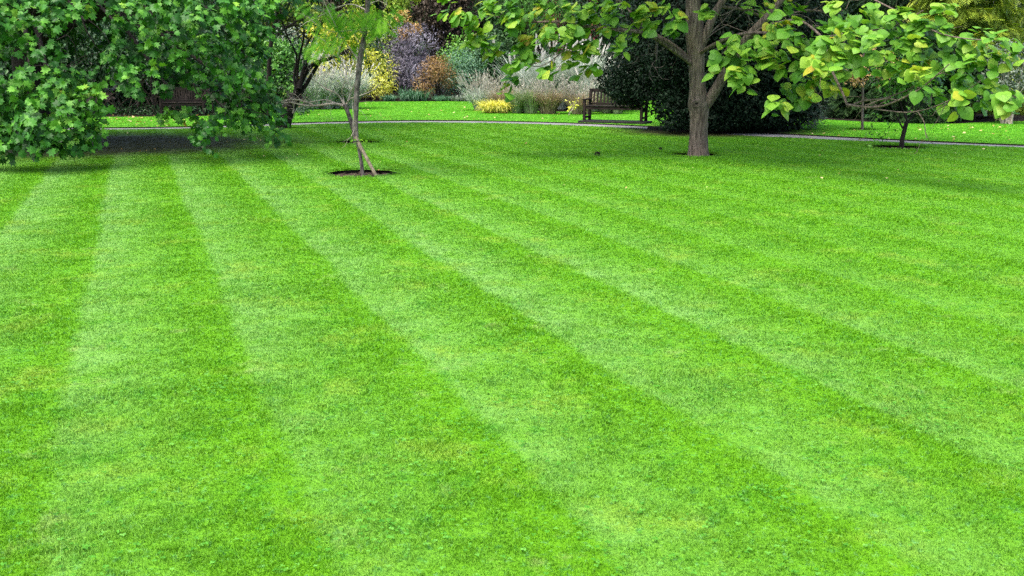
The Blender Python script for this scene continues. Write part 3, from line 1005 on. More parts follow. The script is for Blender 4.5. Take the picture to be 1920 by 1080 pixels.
# ================================================================== generic shrubs, grasses, conifers
def shrub(name, label, cat, seed, u0, u1, vtop, Y, mat, T=T_OVAL, n=2500, size=.12, K=16, depth=None, stems=6, stem_m=None, tone=0.0, hang=.35,
          upn=.5, group=None, zb=.05, tops=(.75, 1.15), part='foliage', cn=.42):
    rng = RNG(seed)
    c = (u0 + u1) / 2
    x = P(c, 200, Y)[0]
    w = (u1 - u0) / F * Y
    h = P(c, vtop, Y)[2]
    dp = depth or w * .8
    base = np.array([x, Y + dp * .25, 0])
    root = empty(name, base, label, cat, group or 'shrubs around the far lawn')
    cs = []
    for _ in range(K):
        d = rsph(rng, 1)[0]
        d[2] = abs(d[2]) * 1.1 - .25
        rr = rng.uniform(.45, .72)
        cs.append(base + np.array([d[0] * w / 2, d[1] * dp / 2, h * cn + d[2] * h * .62]) * 1.0 * [1, 1, 1] - np.array([d[0] * w / 2, d[1] * dp / 2, 0]) * (1 - rr))
    cs = np.array(cs)
    cr = np.minimum(w * .28, h * .3) * rng.uniform(*tops, size=K)
    idx = rng.integers(0, K, n)
    d = rsph(rng, n)
    p = cs[idx] + d * cr[idx][:, None] * (1 - .55 * rng.random((n, 1)) ** 1.6) * [1.1, 1.1, .95]
    o = nrm(p - (base + [0, 0, h * .3]))
    fm = MB()
    ctone = rng.normal(size=K) * .17
    stray = (rng.random(n) < .12)[:, None]
    p = np.where(stray, p + d * cr[idx][:, None] * .35 * rng.random((n, 1)), p)
    k = (p[:, 2] > zb) & (p[:, 2] < h * 1.05)
    place(fm, T, p[k], (rsph(rng, n) * .8 + o * .5 - UP * hang)[k], (d * .6 + o * .4 + UP * upn + rsph(rng, n) * .45)[k], (size * (.65 + .7 * rng.random(n)))[k],
          np.clip(.5 + tone + ctone[idx] + .55 * (rng.random(n) - .5), 0, 1)[k])
    fm.build(part, mat, root)
    if stems:
        t = MB()
        for i in range(min(stems, K)):
            a = rng.random() * 6.28
            s_ = base + np.array([math.cos(a), math.sin(a), 0]) * w * .08
            t.tube(smooth_line([s_ - UP * .05, s_ * .6 + cs[i] * .4 + [0, 0, .1], cs[i]], 7), np.linspace(.035, .008, 7), 5)
        t.build('stems', stem_m or bark_dark, root, smooth=True)
    return root


def blades(rng, mb, centres, n, L, spread, droop, w, r0, tone=0.0, m=0, jit=.25, tonevar=.6):
    """arching strip leaves rising from tussock centres"""
    ci = rng.integers(0, len(centres), n)
    az = rng.random(n) * 6.283
    rad = r0 * np.sqrt(rng.random(n))
    dh = np.column_stack([np.cos(az), np.sin(az), np.zeros(n)])
    b0 = centres[ci] + dh * rad[:, None]
    Ls = L * (.55 + .55 * rng.random(n))
    sp = spread * (.15 + rng.random(n))
    dr = droop * (.3 + rng.random(n))
    tt = np.linspace(0, 1, 5)
    pts = np.stack([b0 + dh * (Ls * sp * t ** 1.5)[:, None] + UP * (Ls * (t - dr * t ** 3))[:, None] + (rng.normal(size=(n, 3)) * jit * .08 * t) for t in tt], 1)
    pts[..., 2] = np.maximum(pts[..., 2], .02)
    wd = np.column_stack([-np.sin(az + rng.normal(size=n) * .8), np.cos(az), np.zeros(n)])
    ws = np.array([.8, 1, .9, .6, .08])[None, :, None] * w * wd[:, None]
    V = np.concatenate([pts - ws, pts + ws], 1)
    q = np.array([(i, i + 1, i + 6) for i in range(4)] + [(i, i + 6, i + 5) for i in range(4)])
    Fc = q[None] + (np.arange(n) * 10)[:, None, None]
    r = np.clip(.5 + tone + tonevar * (rng.random(n) - .5), 0, 1)
    mb.add(V.reshape(-1, 3), Fc.reshape(-1, 3), np.repeat(r, 10), m)
    return pts[:, -1], pts[:, -1] - pts[:, -2]


def plume_mesh(rng, p, d, L, w):
    """a soft seed head: a bundle of fine tapered awns round a curved axis"""
    mb = MB()
    k = 46
    s = rng.random(k)
    d = nrm(d)
    ax = p + d * (s * L)[:, None] + np.array([.15, 0, -.1]) * (L * s ** 2)[:, None]
    prof = np.sin(np.pi * np.clip(s * .85 + .1, 0, 1))
    o = rsph(rng, k)
    place(mb, T_LANCE, ax + o * (w * .25 * prof)[:, None], d + o * .45, o + UP * .3, L * .34 * (.6 + .5 * rng.random(k)), rng.random(k))
    return mb


# ------------------------------------------------------------------ foliage colours
m_green = leaf_mat('bright_green_leaf', [(0, (.03, .11, .015)), (.5, (.08, .25, .025)), (1, (.22, .42, .06))])
m_dkgreen = leaf_mat('dark_green_leaf', [(0, (.005, .02, .006)), (.5, (.014, .050, .012)), (1, (.045, .115, .025))], .5, .25, .12)
m_gold = leaf_mat('golden_leaf', [(0, (.14, .19, .010)), (.4, (.42, .44, .025)), (.75, (.62, .62, .06)), (1, (.68, .67, .22))])
m_lime = leaf_mat('lime_leaf', [(0, (.08, .17, .012)), (.5, (.24, .38, .03)), (1, (.50, .56, .06))])
m_purple = leaf_mat('purple_grey_leaf', [(0, (.03, .022, .035)), (.45, (.10, .085, .12)), (.8, (.22, .20, .25)), (1, (.40, .38, .42))], .5, .35, .12, (1, 1, 1))
m_rust = leaf_mat('rusty_leaf', [(0, (.05, .025, .008)), (.5, (.19, .10, .025)), (1, (.36, .22, .06))], trans=.2)
m_teal = leaf_mat('blue_green_leaf', [(0, (.02, .07, .035)), (.5, (.07, .18, .095)), (1, (.20, .34, .20))], trans=.2, warm=(1, 1, .8))
m_greyg = leaf_mat('grey_green_leaf', [(0, (.05, .075, .05)), (.5, (.14, .18, .13)), (1, (.34, .38, .31))], trans=.15, warm=(1, 1, .8))
m_brown = leaf_mat('copper_brown_leaf', [(0, (.02, .014, .010)), (.5, (.065, .048, .034)), (1, (.14, .105, .075))], .6, .25, .1, (1, 1, .8))
m_red = leaf_mat('dark_red_leaf', [(0, (.05, .008, .012)), (.5, (.14, .022, .03)), (1, (.28, .06, .06))], trans=.2, warm=(1.2, .8, .8))
m_orange = leaf_mat('orange_leaf', [(0, (.26, .13, .03)), (.5, (.46, .28, .10)), (1, (.60, .45, .22))], trans=.3)
m_yconif = leaf_mat('yellow_conifer', [(0, (.04, .075, .010)), (.5, (.17, .25, .02)), (1, (.44, .50, .045))], .5, .3, .2)
m_conif = leaf_mat('dark_conifer', [(0, (.005, .015, .006)), (.5, (.014, .042, .012)), (1, (.05, .11, .02))], .6, .2, .12)
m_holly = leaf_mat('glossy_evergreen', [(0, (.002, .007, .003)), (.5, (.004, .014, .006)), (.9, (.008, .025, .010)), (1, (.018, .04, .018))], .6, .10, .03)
m_feath = leaf_mat('feathery_leaf', [(0, (.05, .18, .008)), (.5, (.11, .30, .014)), (1, (.22, .42, .03))], .65, .12, .45)
g_white = leaf_mat('pale_grass', [(0, (.16, .22, .15)), (.5, (.38, .43, .36)), (1, (.64, .66, .60))], .6, .25, .25, (1, 1, .9))
g_green = leaf_mat('grey_green_grass', [(0, (.07, .12, .05)), (.5, (.19, .26, .13)), (1, (.40, .46, .30))], .6, .25, .25)
g_tan = leaf_mat('tan_grass', [(0, (.13, .085, .045)), (.5, (.32, .25, .16)), (1, (.56, .49, .37))], .6, .25, .25, (1.1, 1, .8))
g_gold = leaf_mat('golden_grass', [(0, (.26, .30, .02)), (.5, (.58, .55, .06)), (1, (.78, .72, .28))], .55, .3, .3)
g_plume = leaf_mat('cream_plume', [(0, (.48, .43, .38)), (.5, (.66, .61, .56)), (1, (.80, .77, .73))], .8, .1, .3, (1, 1, 1))
g_pink = leaf_mat('pinkish_seed_head', [(0, (.22, .20, .155)), (.5, (.38, .35, .29)), (1, (.56, .54, .47))], .8, .1, .25, (1, 1, 1))

# ================================================================== far border, left to right
# thicket of bare stems under a leaf canopy added to shade them, behind the plane tree
rng = RNG(31)
cx = P(270, 210, 33.5)
b = MB()
m = 9000
gx = rng.uniform(-24, -6.6, m)
gy = 32.0 + rng.random(m) * 3.5
place(b, T_OVAL, np.column_stack([gx, gy, .03 + .22 * rng.random(m) ** 2 + .05 * (gy - 32)]), rsph(rng, m) * [1, 1, .4], rsph(rng, m) * .6 + UP, .07 + .06 * rng.random(m), rng.random(m) * .7)
tag(b.build('ground_cover', m_dkgreen), 'low dark ground cover leaves along the front of the shaded left bed', 'ground cover', kind='stuff')
root = empty('bare_thicket', cx * [1, 1, 0], 'thicket of bare arching stems on the dark bed seen below the low tree', 'shrub')
t = MB()
for i in range(44):
    s_ = np.array([cx[0] + rng.normal() * .9, 33.2 + rng.random() * .9, 0])
    a = rng.normal() * .75
    L = 1.0 + .9 * rng.random()
    e = s_ + np.array([math.sin(a) * L, -.2 + .3 * rng.normal(), math.cos(a) * L * .8])
    mid_ = (s_ + e) / 2 + np.array([-math.cos(a) * .12, 0, .22 + .15 * rng.random()])
    t.tube(smooth_line([s_, mid_, e], 8), np.linspace(.02, .007, 8), 5)
t.build('stems', bark_mat('bare_stem', (.018, .014, .010), (.07, .055, .04)), root, smooth=True)
l = MB()
dome(rng, l, T_OVAL, np.array([cx[0], 33.9, 2.1]), np.array([3.4, 2.4, 1.2]), 6000, .13, 1.15, .9)  # overhead leaves added to keep the bare stems in shade
l.build('foliage', m_dkgreen, root)
shrub('box_shrub', 'low dark bank of leaves right behind the bare arching stems', 'shrub', 30, 120, 470, 158, 34.6, m_dkgreen, n=7500, size=.12, K=40, depth=1.6, stems=0, tone=-.1, tops=(.35, .55))
shrub('laurel_shrub', 'dark leafy shrub behind the low tree at the far left edge', 'shrub', 32, -60, 190, -60, 33.5, m_dkgreen, n=5200, size=.17, K=26, depth=3)
shrub('laurel_shrub', 'dark evergreen shrub filling the bed behind the bare arching stems', 'shrub', 33, 170, 420, -70, 36, m_dkgreen, n=6500, size=.17, K=30, depth=3)
shrub('box_shrub', 'dark shrub beside the half-hidden garden seat under the low tree', 'shrub', 34, 380, 520, 120, 34.5, m_dkgreen, n=3200, size=.11, K=18, depth=2.2)
shrub('leafy_shrub', 'bright green leafy shrub behind the leaning dark tree', 'shrub', 35, 470, 585, 78, 36.5, m_green, n=3600, size=.13, K=20, depth=2)
shrub('grey_shrub', 'silvery grey shrub rising behind the bright green shrub', 'shrub', 36, 480, 590, 40, 40, m_greyg, n=2600, size=.11, K=16, depth=2)
shrub('elder_shrub', 'tall yellow shrub standing behind the pale grass mound', 'shrub', 37, 545, 705, 50, 46, m_gold, n=4200, size=.14, K=24, depth=2.4)
shrub('golden_shrub', 'golden-leaved shrub at the lawn edge right of the thin staked tree', 'shrub', 38, 640, 742, 98, 46, m_gold, T_LANCE, n=4200, size=.17, K=18, depth=2, tone=.1)
shrub('holly_shrub', 'mid green shrub standing just above the golden shrub', 'shrub', 39, 655, 735, 60, 48.5, m_lime, n=2600, size=.13, K=14, depth=2, tone=-.3)
shrub('smoke_bush', 'large purple-grey bush at the back of the far border', 'shrub', 40, 722, 842, 48, 47, m_purple, T_LANCE, n=5200, size=.17, K=24, depth=2.6, stems=12, stem_m=m_purple)
shrub('smoke_bush', 'small mauve bush showing at the upper left of the purple one', 'shrub', 41, 690, 780, 55, 50, m_purple, T_LANCE, n=1800, size=.16, K=12, depth=2)
shrub('rusty_shrub', 'rounded rust-brown bush in front of the purple bush', 'shrub', 42, 778, 858, 108, 45.6, m_rust, T_LANCE, n=3600, size=.12, K=18, depth=1.7, tone=.05)
shrub('blue_shrub', 'blue-green shrub right of the rust-brown bush', 'shrub', 43, 820, 915, 92, 46.5, m_teal, T_LANCE, n=4200, size=.13, K=20, depth=2)
shrub('lime_shrub', 'fresh green shrub topping the blue-green one', 'shrub', 44, 815, 910, 70, 49, m_green, n=2800, size=.13, K=16, depth=2, tone=.15)
shrub('dark_shrub', 'dark green shrub between the blue-green shrub and the plumed grass', 'shrub', 45, 875, 985, 62, 47.5, m_dkgreen, n=3800, size=.13, K=20, depth=2.2, tone=.15)
# arching strappy plant and low plants along the bed edge
rng = RNG(50)
for (u, Y, nb, L, lab, nm, cat, mt) in [
        (775, 45.4, 170, .85, 'arching blue-green strappy plant at the foot of the purple bush', 'strappy_plant', 'plant', m_teal),
        (725, 45.4, 150, .45, 'low dark plant beside the golden shrub at the lawn edge', 'edging_plant', 'plant', m_teal),
        (825, 45.3, 170, .40, 'low blue-green plant at the foot of the rust-brown bush', 'edging_plant', 'plant', m_teal),
        (862, 45.2, 150, .42, 'low grey-green plant at the lawn edge left of the grass bed', 'edging_plant', 'plant', m_greyg)]:
    c0 = P(u, 187, Y) * [1, 1, 0]
    root = empty(nm, c0, lab, cat)
    mb = MB()
    cs = c0 + np.column_stack([rng.normal(size=5) * .3, rng.normal(size=5) * .15, np.zeros(5)])
    blades(rng, mb, cs, nb * 2, L, .9, .75, .013, .14)
    mb.build('foliage', mt, root)


# ------------------------------------------------------------------ ornamental grasses
def tussock(name, label, seed, u0, u1, v0, Y, h, gm, nb, pm=None, heads=0, spread=.55, droop=.35, w=.008, hl=.2, hw=.05, as_parts=False, depthy=.5, cat='ornamental grass', group=None, cnum=7, hd=None, tone=0.0):
    rng = RNG(seed)
    c0 = P((u0 + u1) / 2, v0, Y) * [1, 1, 0]
    W = (u1 - u0) / F * Y
    root = empty(name, c0, label, cat, group or ('fountain grasses of the island bed' if name == 'fountain_grass' else 'silver grasses behind the bench' if name == 'silver_grass' else None))
    sx = max(W / 2 - h * spread * .55, .05)
    cs = c0 + np.column_stack([rng.uniform(-sx, sx, cnum), rng.uniform(-depthy, depthy, cnum), np.zeros(cnum)])
    mb = MB()
    blades(rng, mb, cs, nb, h, spread, droop, w, .16, tone)
    mb.build('foliage', gm, root)
    if heads:
        st_ = MB()
        tips, ds = blades(rng, st_, cs, heads, h * 1.12, spread * .75, .22, .003, .12)
        if as_parts:
            st_.build('stalks', g_tan, root)
            for i in range(heads):
                plume_mesh(rng, tips[i] - nrm(ds[i]) * .03, nrm(ds[i]) * .7 + UP * .6, hl * rng.uniform(.8, 1.2), hw).build('plume', pm, root)
        else:
            for i in range(heads):
                k = 12
                s = rng.random(k)
                d = nrm(nrm(ds[i]) * .8 + UP * .3)
                o = rsph(rng, k)
                place(st_, T_LANCE, tips[i] + d * (s * hl)[:, None] + o * hw * .2, d + o * .4, o + UP * .3, hl * .45 * (.6 + .5 * rng.random(k)), rng.random(k))
            ob = st_.build('seed_heads', pm, root)
            ob['kind'] = 'stuff'
    return root


tussock('pampas_mound', 'rounded mound of pale grey-green grass behind the two thin trees', 60, 562, 690, 200, 37.5, 1.75, g_white, 2600, g_plume, 150, .62, .5, .012, .32, .07, depthy=.6, cnum=9)
tussock('silver_grass', 'tall silvery grass clump with upright white plumes behind the bench', 61, 915, 1135, 190, 37.0, 2.35, g_white, 7500, g_plume, 52, .55, .42, .012, .42, .10, True, depthy=.9, cnum=12)
tussock('silver_grass', 'silvery striped grass leaning behind the left end of the bench', 62, 1060, 1190, 192, 35.5, 1.75, g_white, 2400, g_plume, 26, .6, .45, .012, .34, .08, True, depthy=.6, cnum=8, tone=-.12)
tussock('fountain_grass', 'pale feathery grass spilling over the left end of the grass bed', 63, 872, 935, 196, 36.2, 1.05, g_white, 1500, g_pink, 150, .75, .5, .008, .24, .06, depthy=.3, cnum=5)
tussock('hakone_grass', 'low bright golden grass at the front left of the grass bed', 64, 897, 962, 203, 34.2, .62, g_gold, 1700, None, 0, 1.0, .75, .011, depthy=.15, cnum=5, tone=.12)
tussock('fountain_grass', 'tan-pink grass standing directly behind the golden grass', 65, 915, 985, 200, 35.4, 1.0, g_tan, 1100, g_pink, 90, .6, .35, .008, .2, .05, depthy=.25, cnum=5)
tussock('fountain_grass', 'grey-green grass clump right of the golden grass', 66, 950, 1018, 207, 33.9, .98, g_green, 1900, g_pink, 70, .6, .38, .008, .18, .05, depthy=.3, cnum=6)
tussock('fountain_grass', 'buff grass clump at the middle of the bed front', 67, 1000, 1062, 208, 33.7, 1.0, g_tan, 1500, g_pink, 170, .6, .4, .008, .2, .05, depthy=.3, cnum=6)
tussock('fountain_grass', 'buff seed-headed grass nearest to the bench', 68, 1045, 1118, 208, 33.5, .88, g_tan, 1500, g_pink, 180, .65, .42, .008, .2, .05, depthy=.3, cnum=6, tone=.05)
tussock('fountain_grass', 'greenish grass clump seen behind the bench back', 69, 1095, 1180, 205, 33.8, .9, g_green, 1500, g_pink, 60, .6, .4, .008, .2, .05, depthy=.3, cnum=6)
# small yellow plant and white plant label at the bed front
rng = RNG(70)
c0 = G(1066, 217)
root = empty('yellow_sapling', c0, 'small spindly plant with pale yellow leaves on the grass left of the bench', 'plant')
t, l = MB(), MB()
tips = []
for k in range(5):
    grow(rng, t, c0, np.array([rng.normal() * .35, rng.normal() * .3, 1]), .3, .006, 1, .6, 0, 3, .15, 4, tips)
ap = np.array([q[0] for q in tips])
leaf_sprays(rng, l, T_OVAL, ap, np.array([q[1] for q in tips]), 4, .1, .3, .075, tone=.2)
t.build('stems', bark_twig, root)
l.build('foliage', m_gold, root)
c0 = G(1043, 210)
root = empty('plant_label', c0, 'tiny white plant label stuck in the soil before the buff grass', 'plant label')
b = MB()
b.box(c0 + [0, 0, .10], (.012, .006, .24), bev=.002)
b.build('spike', plain_mat('label_metal', (.3, .3, .3), (.45, .45, .45)), root)
b = MB()
b.box(c0 + [0, -.012, .21], (.11, .006, .075), bev=.002)
b.build('tag_plate', plain_mat('label_white', (.75, .75, .72), (.85, .85, .82)), root)

# ================================================================== trees at the back
def back_tree(name, label, seed, u, Y, w, h, mat, size, n, z0=1.2, T=T_OVAL, tone=0.0, K=26, trunk_r=.16, dp=None, hang=.4, bm=None, lean=0):
    rng = RNG(seed)
    x = P(u, 150, Y)[0]
    base = np.array([x, Y, 0])
    root = empty(name, base, label, 'tree', 'trees behind the far border')
    t = MB()
    t.tube(smooth_line([base - UP * .1, base + [lean * .3, 0, h * .35], base + [lean, 0, h * .85]], 10), np.linspace(trunk_r, trunk_r * .25, 10), 9, .04, rng)
    dp = dp or w * .8
    ctr = base + [lean * .6, 0, (z0 + h) / 2]
    d = rsph(rng, K)
    cs = ctr + d * np.array([w / 2, dp / 2, (h - z0) / 2]) * rng.uniform(.55, .8, (K, 1))
    for i in range(min(K, 12)):
        s_ = base + UP * max(z0 * .8, .4)
        t.tube(smooth_line([s_, (s_ + cs[i]) / 2 + UP * .3, cs[i]], 7), np.linspace(trunk_r * .35, .015, 7), 5)
    t.build('trunk', bm or bark_dark, root, smooth=True)
    cr = w * .2 * rng.uniform(.8, 1.3, K)
    idx = rng.integers(0, K, n)
    dd = rsph(rng, n)
    p = cs[idx] + dd * cr[idx][:, None] * (1 - .5 * rng.random((n, 1)) ** 1.5)
    k = p[:, 2] > max(.1, z0 - .6)
    o = nrm(p - ctr)
    l = MB()
    place(l, T, p[k], (rsph(rng, n) * .8 + o * .4 - UP * hang)[k], (dd * .6 + o * .3 + UP * .5 + rsph(rng, n) * .4)[k], (size * (.65 + .7 * rng.random(n)))[k],
          np.clip(.5 + tone + (rng.normal(size=K) * .12)[idx] + .5 * (rng.random(n) - .5), 0, 1)[k])
    l.build('crown', mat, root)
    return root


back_tree('copper_beech', 'big dull brown tree closing the view above the purple bush', 80, 838, 58, 5.2, 12, m_brown, .17, 13000, .6, K=50, trunk_r=.3)
back_tree('field_maple', 'yellow-green tree turning orange behind the thin staked tree', 81, 722, 53, 3.6, 7.5, m_lime, .16, 6500, 2.2, tone=.05, K=30)
back_tree('sumac_tree', 'small tree with orange autumn leaves above the purple bush', 82, 768, 51.5, 1.5, 4.3, m_orange, .15, 1100, 2.7, tone=-.1, K=9, trunk_r=.06)
back_tree('beech_tree', 'dull brown-green tree at the top edge left of the thin staked tree', 83, 590, 55, 5.5, 11, m_brown, .17, 9000, 2.4, tone=.1, K=40)
back_tree('lime_tree', 'yellowish tree seen through the branches of the leaning dark tree', 84, 545, 50, 3.2, 6.5, m_lime, .15, 5000, 1.2, tone=-.02, K=28)
back_tree('holm_oak', 'dark green tree behind the plumed grass', 85, 985, 54, 5.0, 10, m_dkgreen, .17, 9500, .8, tone=.18, K=44)
back_tree('willow_tree', 'mid green tree with fine leaves above the plumed grass', 86, 1010, 50, 3.4, 8.5, m_green, .15, 6500, 1.6, T_LANCE, tone=-.12, K=30, hang=.9)
back_tree('plum_tree', 'dark red-leaved tree behind the heart-leaved branches', 87, 1072, 52, 3.2, 8, m_red, .14, 6000, .9, tone=0, K=28)
back_tree('yew_tree', 'dark tree closing the gap behind the upper left tree line', 88, 450, 48, 6, 10, m_dkgreen, .18, 9000, .8, K=40)
back_tree('holm_oak', 'dark green tree rising behind the glossy evergreen', 89, 1180, 46, 7, 11, m_dkgreen, .18, 10000, .6, K=50)
back_tree('holm_oak', 'dark broad tree far behind the heart-leaved tree on the right', 90, 1420, 42, 7, 11, m_dkgreen, .18, 10000, .6, K=50, tone=-.05)
# a far wood closing every gap
rng = RNG(99)
l = MB()
n_ = 42000
ux = rng.uniform(-52, 60, n_)
yy_ = 66 + rng.normal(size=n_) * 2.5
zz_ = 14 * rng.random(n_) ** .8 * (1 + .12 * np.sin(ux * .45))
pp = np.column_stack([ux, yy_, zz_])
place(l, T_DIAM, pp, rsph(rng, n_) - UP * .3, rsph(rng, n_) * .6 + UP * .5 + np.array([0, -.6, 0]), .75 + .5 * rng.random(n_), rng.random(n_))
tag(l.build('far_wood', m_dkgreen), 'dark wood far behind the garden filling the gaps between trees', 'wood', kind='stuff')


# ================================================================== the dark glossy evergreen behind the heart-leaved tree
rng = RNG(110)
base = np.array([5.0, 25.4, 0])
root = empty('evergreen_shrub', base, 'massive black-green evergreen behind the grey trunk and over the right half of the bench', 'shrub')
l = MB()
lumps = [(1158, 160, 26, 24, 26.0), (1172, 182, 28, 20, 25.9), (1196, 186, 24, 18, 25.7), (1180, 178, 34, 18, 25.9), (1190, 120, 45, 50, 25.2), (1175, 165, 40, 30, 25.3), (1160, 130, 35, 30, 25.8), (1218, 165, 36, 28, 24.8), (1250, 110, 55, 60, 24.4), (1258, 200, 36, 34, 24.0), (1290, 220, 45, 22, 23.8), (1340, 225, 50, 20, 23.8),
         (1340, 150, 60, 60, 23.9), (1400, 120, 60, 60, 24.2), (1400, 200, 60, 40, 24.0), (1450, 160, 50, 50, 24.6), (1440, 215, 45, 25, 24.3), (1300, 60, 80, 50, 24.8), (1390, 50, 70, 45, 24.8), (1210, 70, 50, 30, 25.4), (1470, 90, 50, 60, 25.2), (1260, 235, 25, 10, 23.6), (1490, 200, 30, 30, 25.0),
         (1520, 60, 60, 60, 26.5), (1350, 0, 110, 50, 25.5), (1230, 20, 60, 40, 26), (1140, 150, 25, 25, 26.2), (1380, 20, 70, 45, 24.6), (1450, 45, 60, 45, 25.0), (1510, 10, 60, 40, 25.6), (1540, 60, 45, 45, 26.0), (1480, 150, 50, 50, 25.2), (1520, 130, 40, 50, 26.4)]
for (u, v, ru, rv, Y) in lumps:
    c = P(u, v, Y)
    R = np.array([ru / F * Y, max(ru, rv) / F * Y * .8, rv / F * Y])
    n_ = int(1500 * R[0] * R[2] / .4)
    d = rsph(rng, n_)
    p = c + d * R * (1 - .45 * rng.random((n_, 1)) ** 1.5)
    k = p[:, 2] > .04
    place(l, T_OVAL, p[k], (rsph(rng, n_) + d * .3 - UP * .4)[k], (d * .7 + UP * .4 + rsph(rng, n_) * .45)[k], (.075 * (.7 + .6 * rng.random(n_)))[k], np.clip(rng.random(n_), 0, 1)[k])
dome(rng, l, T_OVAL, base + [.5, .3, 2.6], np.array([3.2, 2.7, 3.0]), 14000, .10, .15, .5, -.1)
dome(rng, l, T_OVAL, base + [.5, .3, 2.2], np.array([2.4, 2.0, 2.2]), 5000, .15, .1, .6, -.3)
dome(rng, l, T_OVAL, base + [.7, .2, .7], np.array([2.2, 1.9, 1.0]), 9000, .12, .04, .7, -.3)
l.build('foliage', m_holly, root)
t = MB()
for i in range(14):
    a = rng.random() * 6.28
    s_ = base + np.array([math.cos(a) * .5, math.sin(a) * .4, -.05])
    e = base + np.array([math.cos(a) * 2.2, math.sin(a) * 1.5, 1.8 + 1.5 * rng.random()])
    t.tube(smooth_line([s_, (s_ + e) / 2 + UP * .3, e], 8), np.linspace(.08, .02, 8), 6)
t.build('stems', bark_dark, root, smooth=True)
shrub('lavender_shrub', 'rounded grey-green shrub at the right foot of the black-green evergreen', 'shrub', 111, 1440, 1562, 172, 25.2, m_greyg, T_LANCE, n=5200, size=.10, K=22, depth=1.5, tone=-.18)
shrub('laurel_shrub', 'dark green shrub behind the slim orange-leaved tree', 'shrub', 112, 1545, 1640, 95, 33, m_dkgreen, n=3600, size=.12, K=20, depth=2, tone=.1)


# ================================================================== conifers at right
def conifer(name, label, seed, u0, u1, vtop, Y, mat, n, size, dp, h=None, cone=.35, tone=0.0):
    rng = RNG(seed)
    c = (u0 + u1) / 2
    base = np.array([P(c, 200, Y)[0], Y + dp * .3, 0])
    w = (u1 - u0) / F * Y
    h = h or P(c, vtop, Y)[2]
    root = empty(name, base, label, 'conifer', 'conifers at the right')
    t = MB()
    t.tube(smooth_line([base - UP * .1, base + UP * h * .9], 8), np.linspace(.14, .03, 8), 8)
    t.build('trunk', bark_dark, root, smooth=True)
    l = MB()
    # whorled boughs carrying flat drooping sprays
    nb = n // 26
    z = h * rng.random(nb) ** 1.1
    a = rng.random(nb) * 6.283
    rad = (1 - cone * (z / h)) * (1 - np.clip((z / h - .8) / .2, 0, 1) ** 2 * .7)
    d = np.column_stack([np.cos(a), np.sin(a), .18 + .2 * rng.random(nb)])
    hub = base + UP * z[:, None]
    s = .45 + .6 * rng.random((nb, 26)) ** .7
    pos = hub[:, None] + d[:, None] * np.array([w / 2, dp / 2, 1.0]) * (s * rad[:, None])[..., None]
    pos = pos + rng.normal(size=pos.shape) * np.array([.13, .13, .06])
    pos[..., 2] -= .25 * s ** 2
    tip = d[:, None] + rng.normal(size=pos.shape) * .5
    tip[..., 2] -= .45
    nor = UP + .5 * d[:, None] + rng.normal(size=pos.shape) * .3
    r = np.clip(.5 + tone + .3 * (rng.random((nb, 1)) - .5) + .35 * (s - .75) + .3 * (rng.random(s.shape) - .5), 0, 1)
    p = pos.reshape(-1, 3)
    k = p[:, 2] > .05
    place(l, T_FROND, p[k], tip.reshape(-1, 3)[k], nor.reshape(-1, 3)[k], (size * (.6 + .7 * rng.random(len(p))))[k], r.ravel()[k])
    l.build('crown', mat, root)
    return root


conifer('cypress_hedge', 'dark low conifer left of the row, behind the slim orange tree', 120, 1575, 1700, 60, 30.5, m_conif, 6500, .26, 2.2, cone=.2)
conifer('cypress_hedge', 'dark conifer sweeping to the grass behind the small dark-stemmed tree', 121, 1665, 1795, 40, 28.5, m_conif, 7500, .26, 2.2, cone=.2)
conifer('cypress_tree', 'tall yellow-tipped conifer at the upper right', 122, 1730, 1905, -200, 30.0, m_yconif, 10000, .32, 3, h=8.5, cone=.25, tone=.0)
conifer('cypress_tree', 'tall dark conifer behind the yellow-tipped one', 123, 1600, 1760, -200, 35, m_conif, 7500, .32, 3, h=9, cone=.3)
conifer('cypress_tree', 'yellow-green conifer cut by the right edge of the view', 124, 1860, 2060, -250, 33, m_yconif, 8000, .32, 3, h=9, cone=.3, tone=-.1)
shrub('grey_shrub', 'grey-green shrub with bare pale twigs at the right edge', 'shrub', 125, 1850, 1960, 75, 27.6, m_greyg, T_OVAL, n=3400, size=.07, K=18, depth=1.5, tone=-.5, stems=16, stem_m=bark_twig)
shrub('laurel_shrub', 'dark shrub standing in front of the conifers at the right edge', 'shrub', 126, 1770, 1890, 100, 28.6, m_dkgreen, T_OVAL, n=3600, size=.09, K=20, depth=1.4, tone=.0)

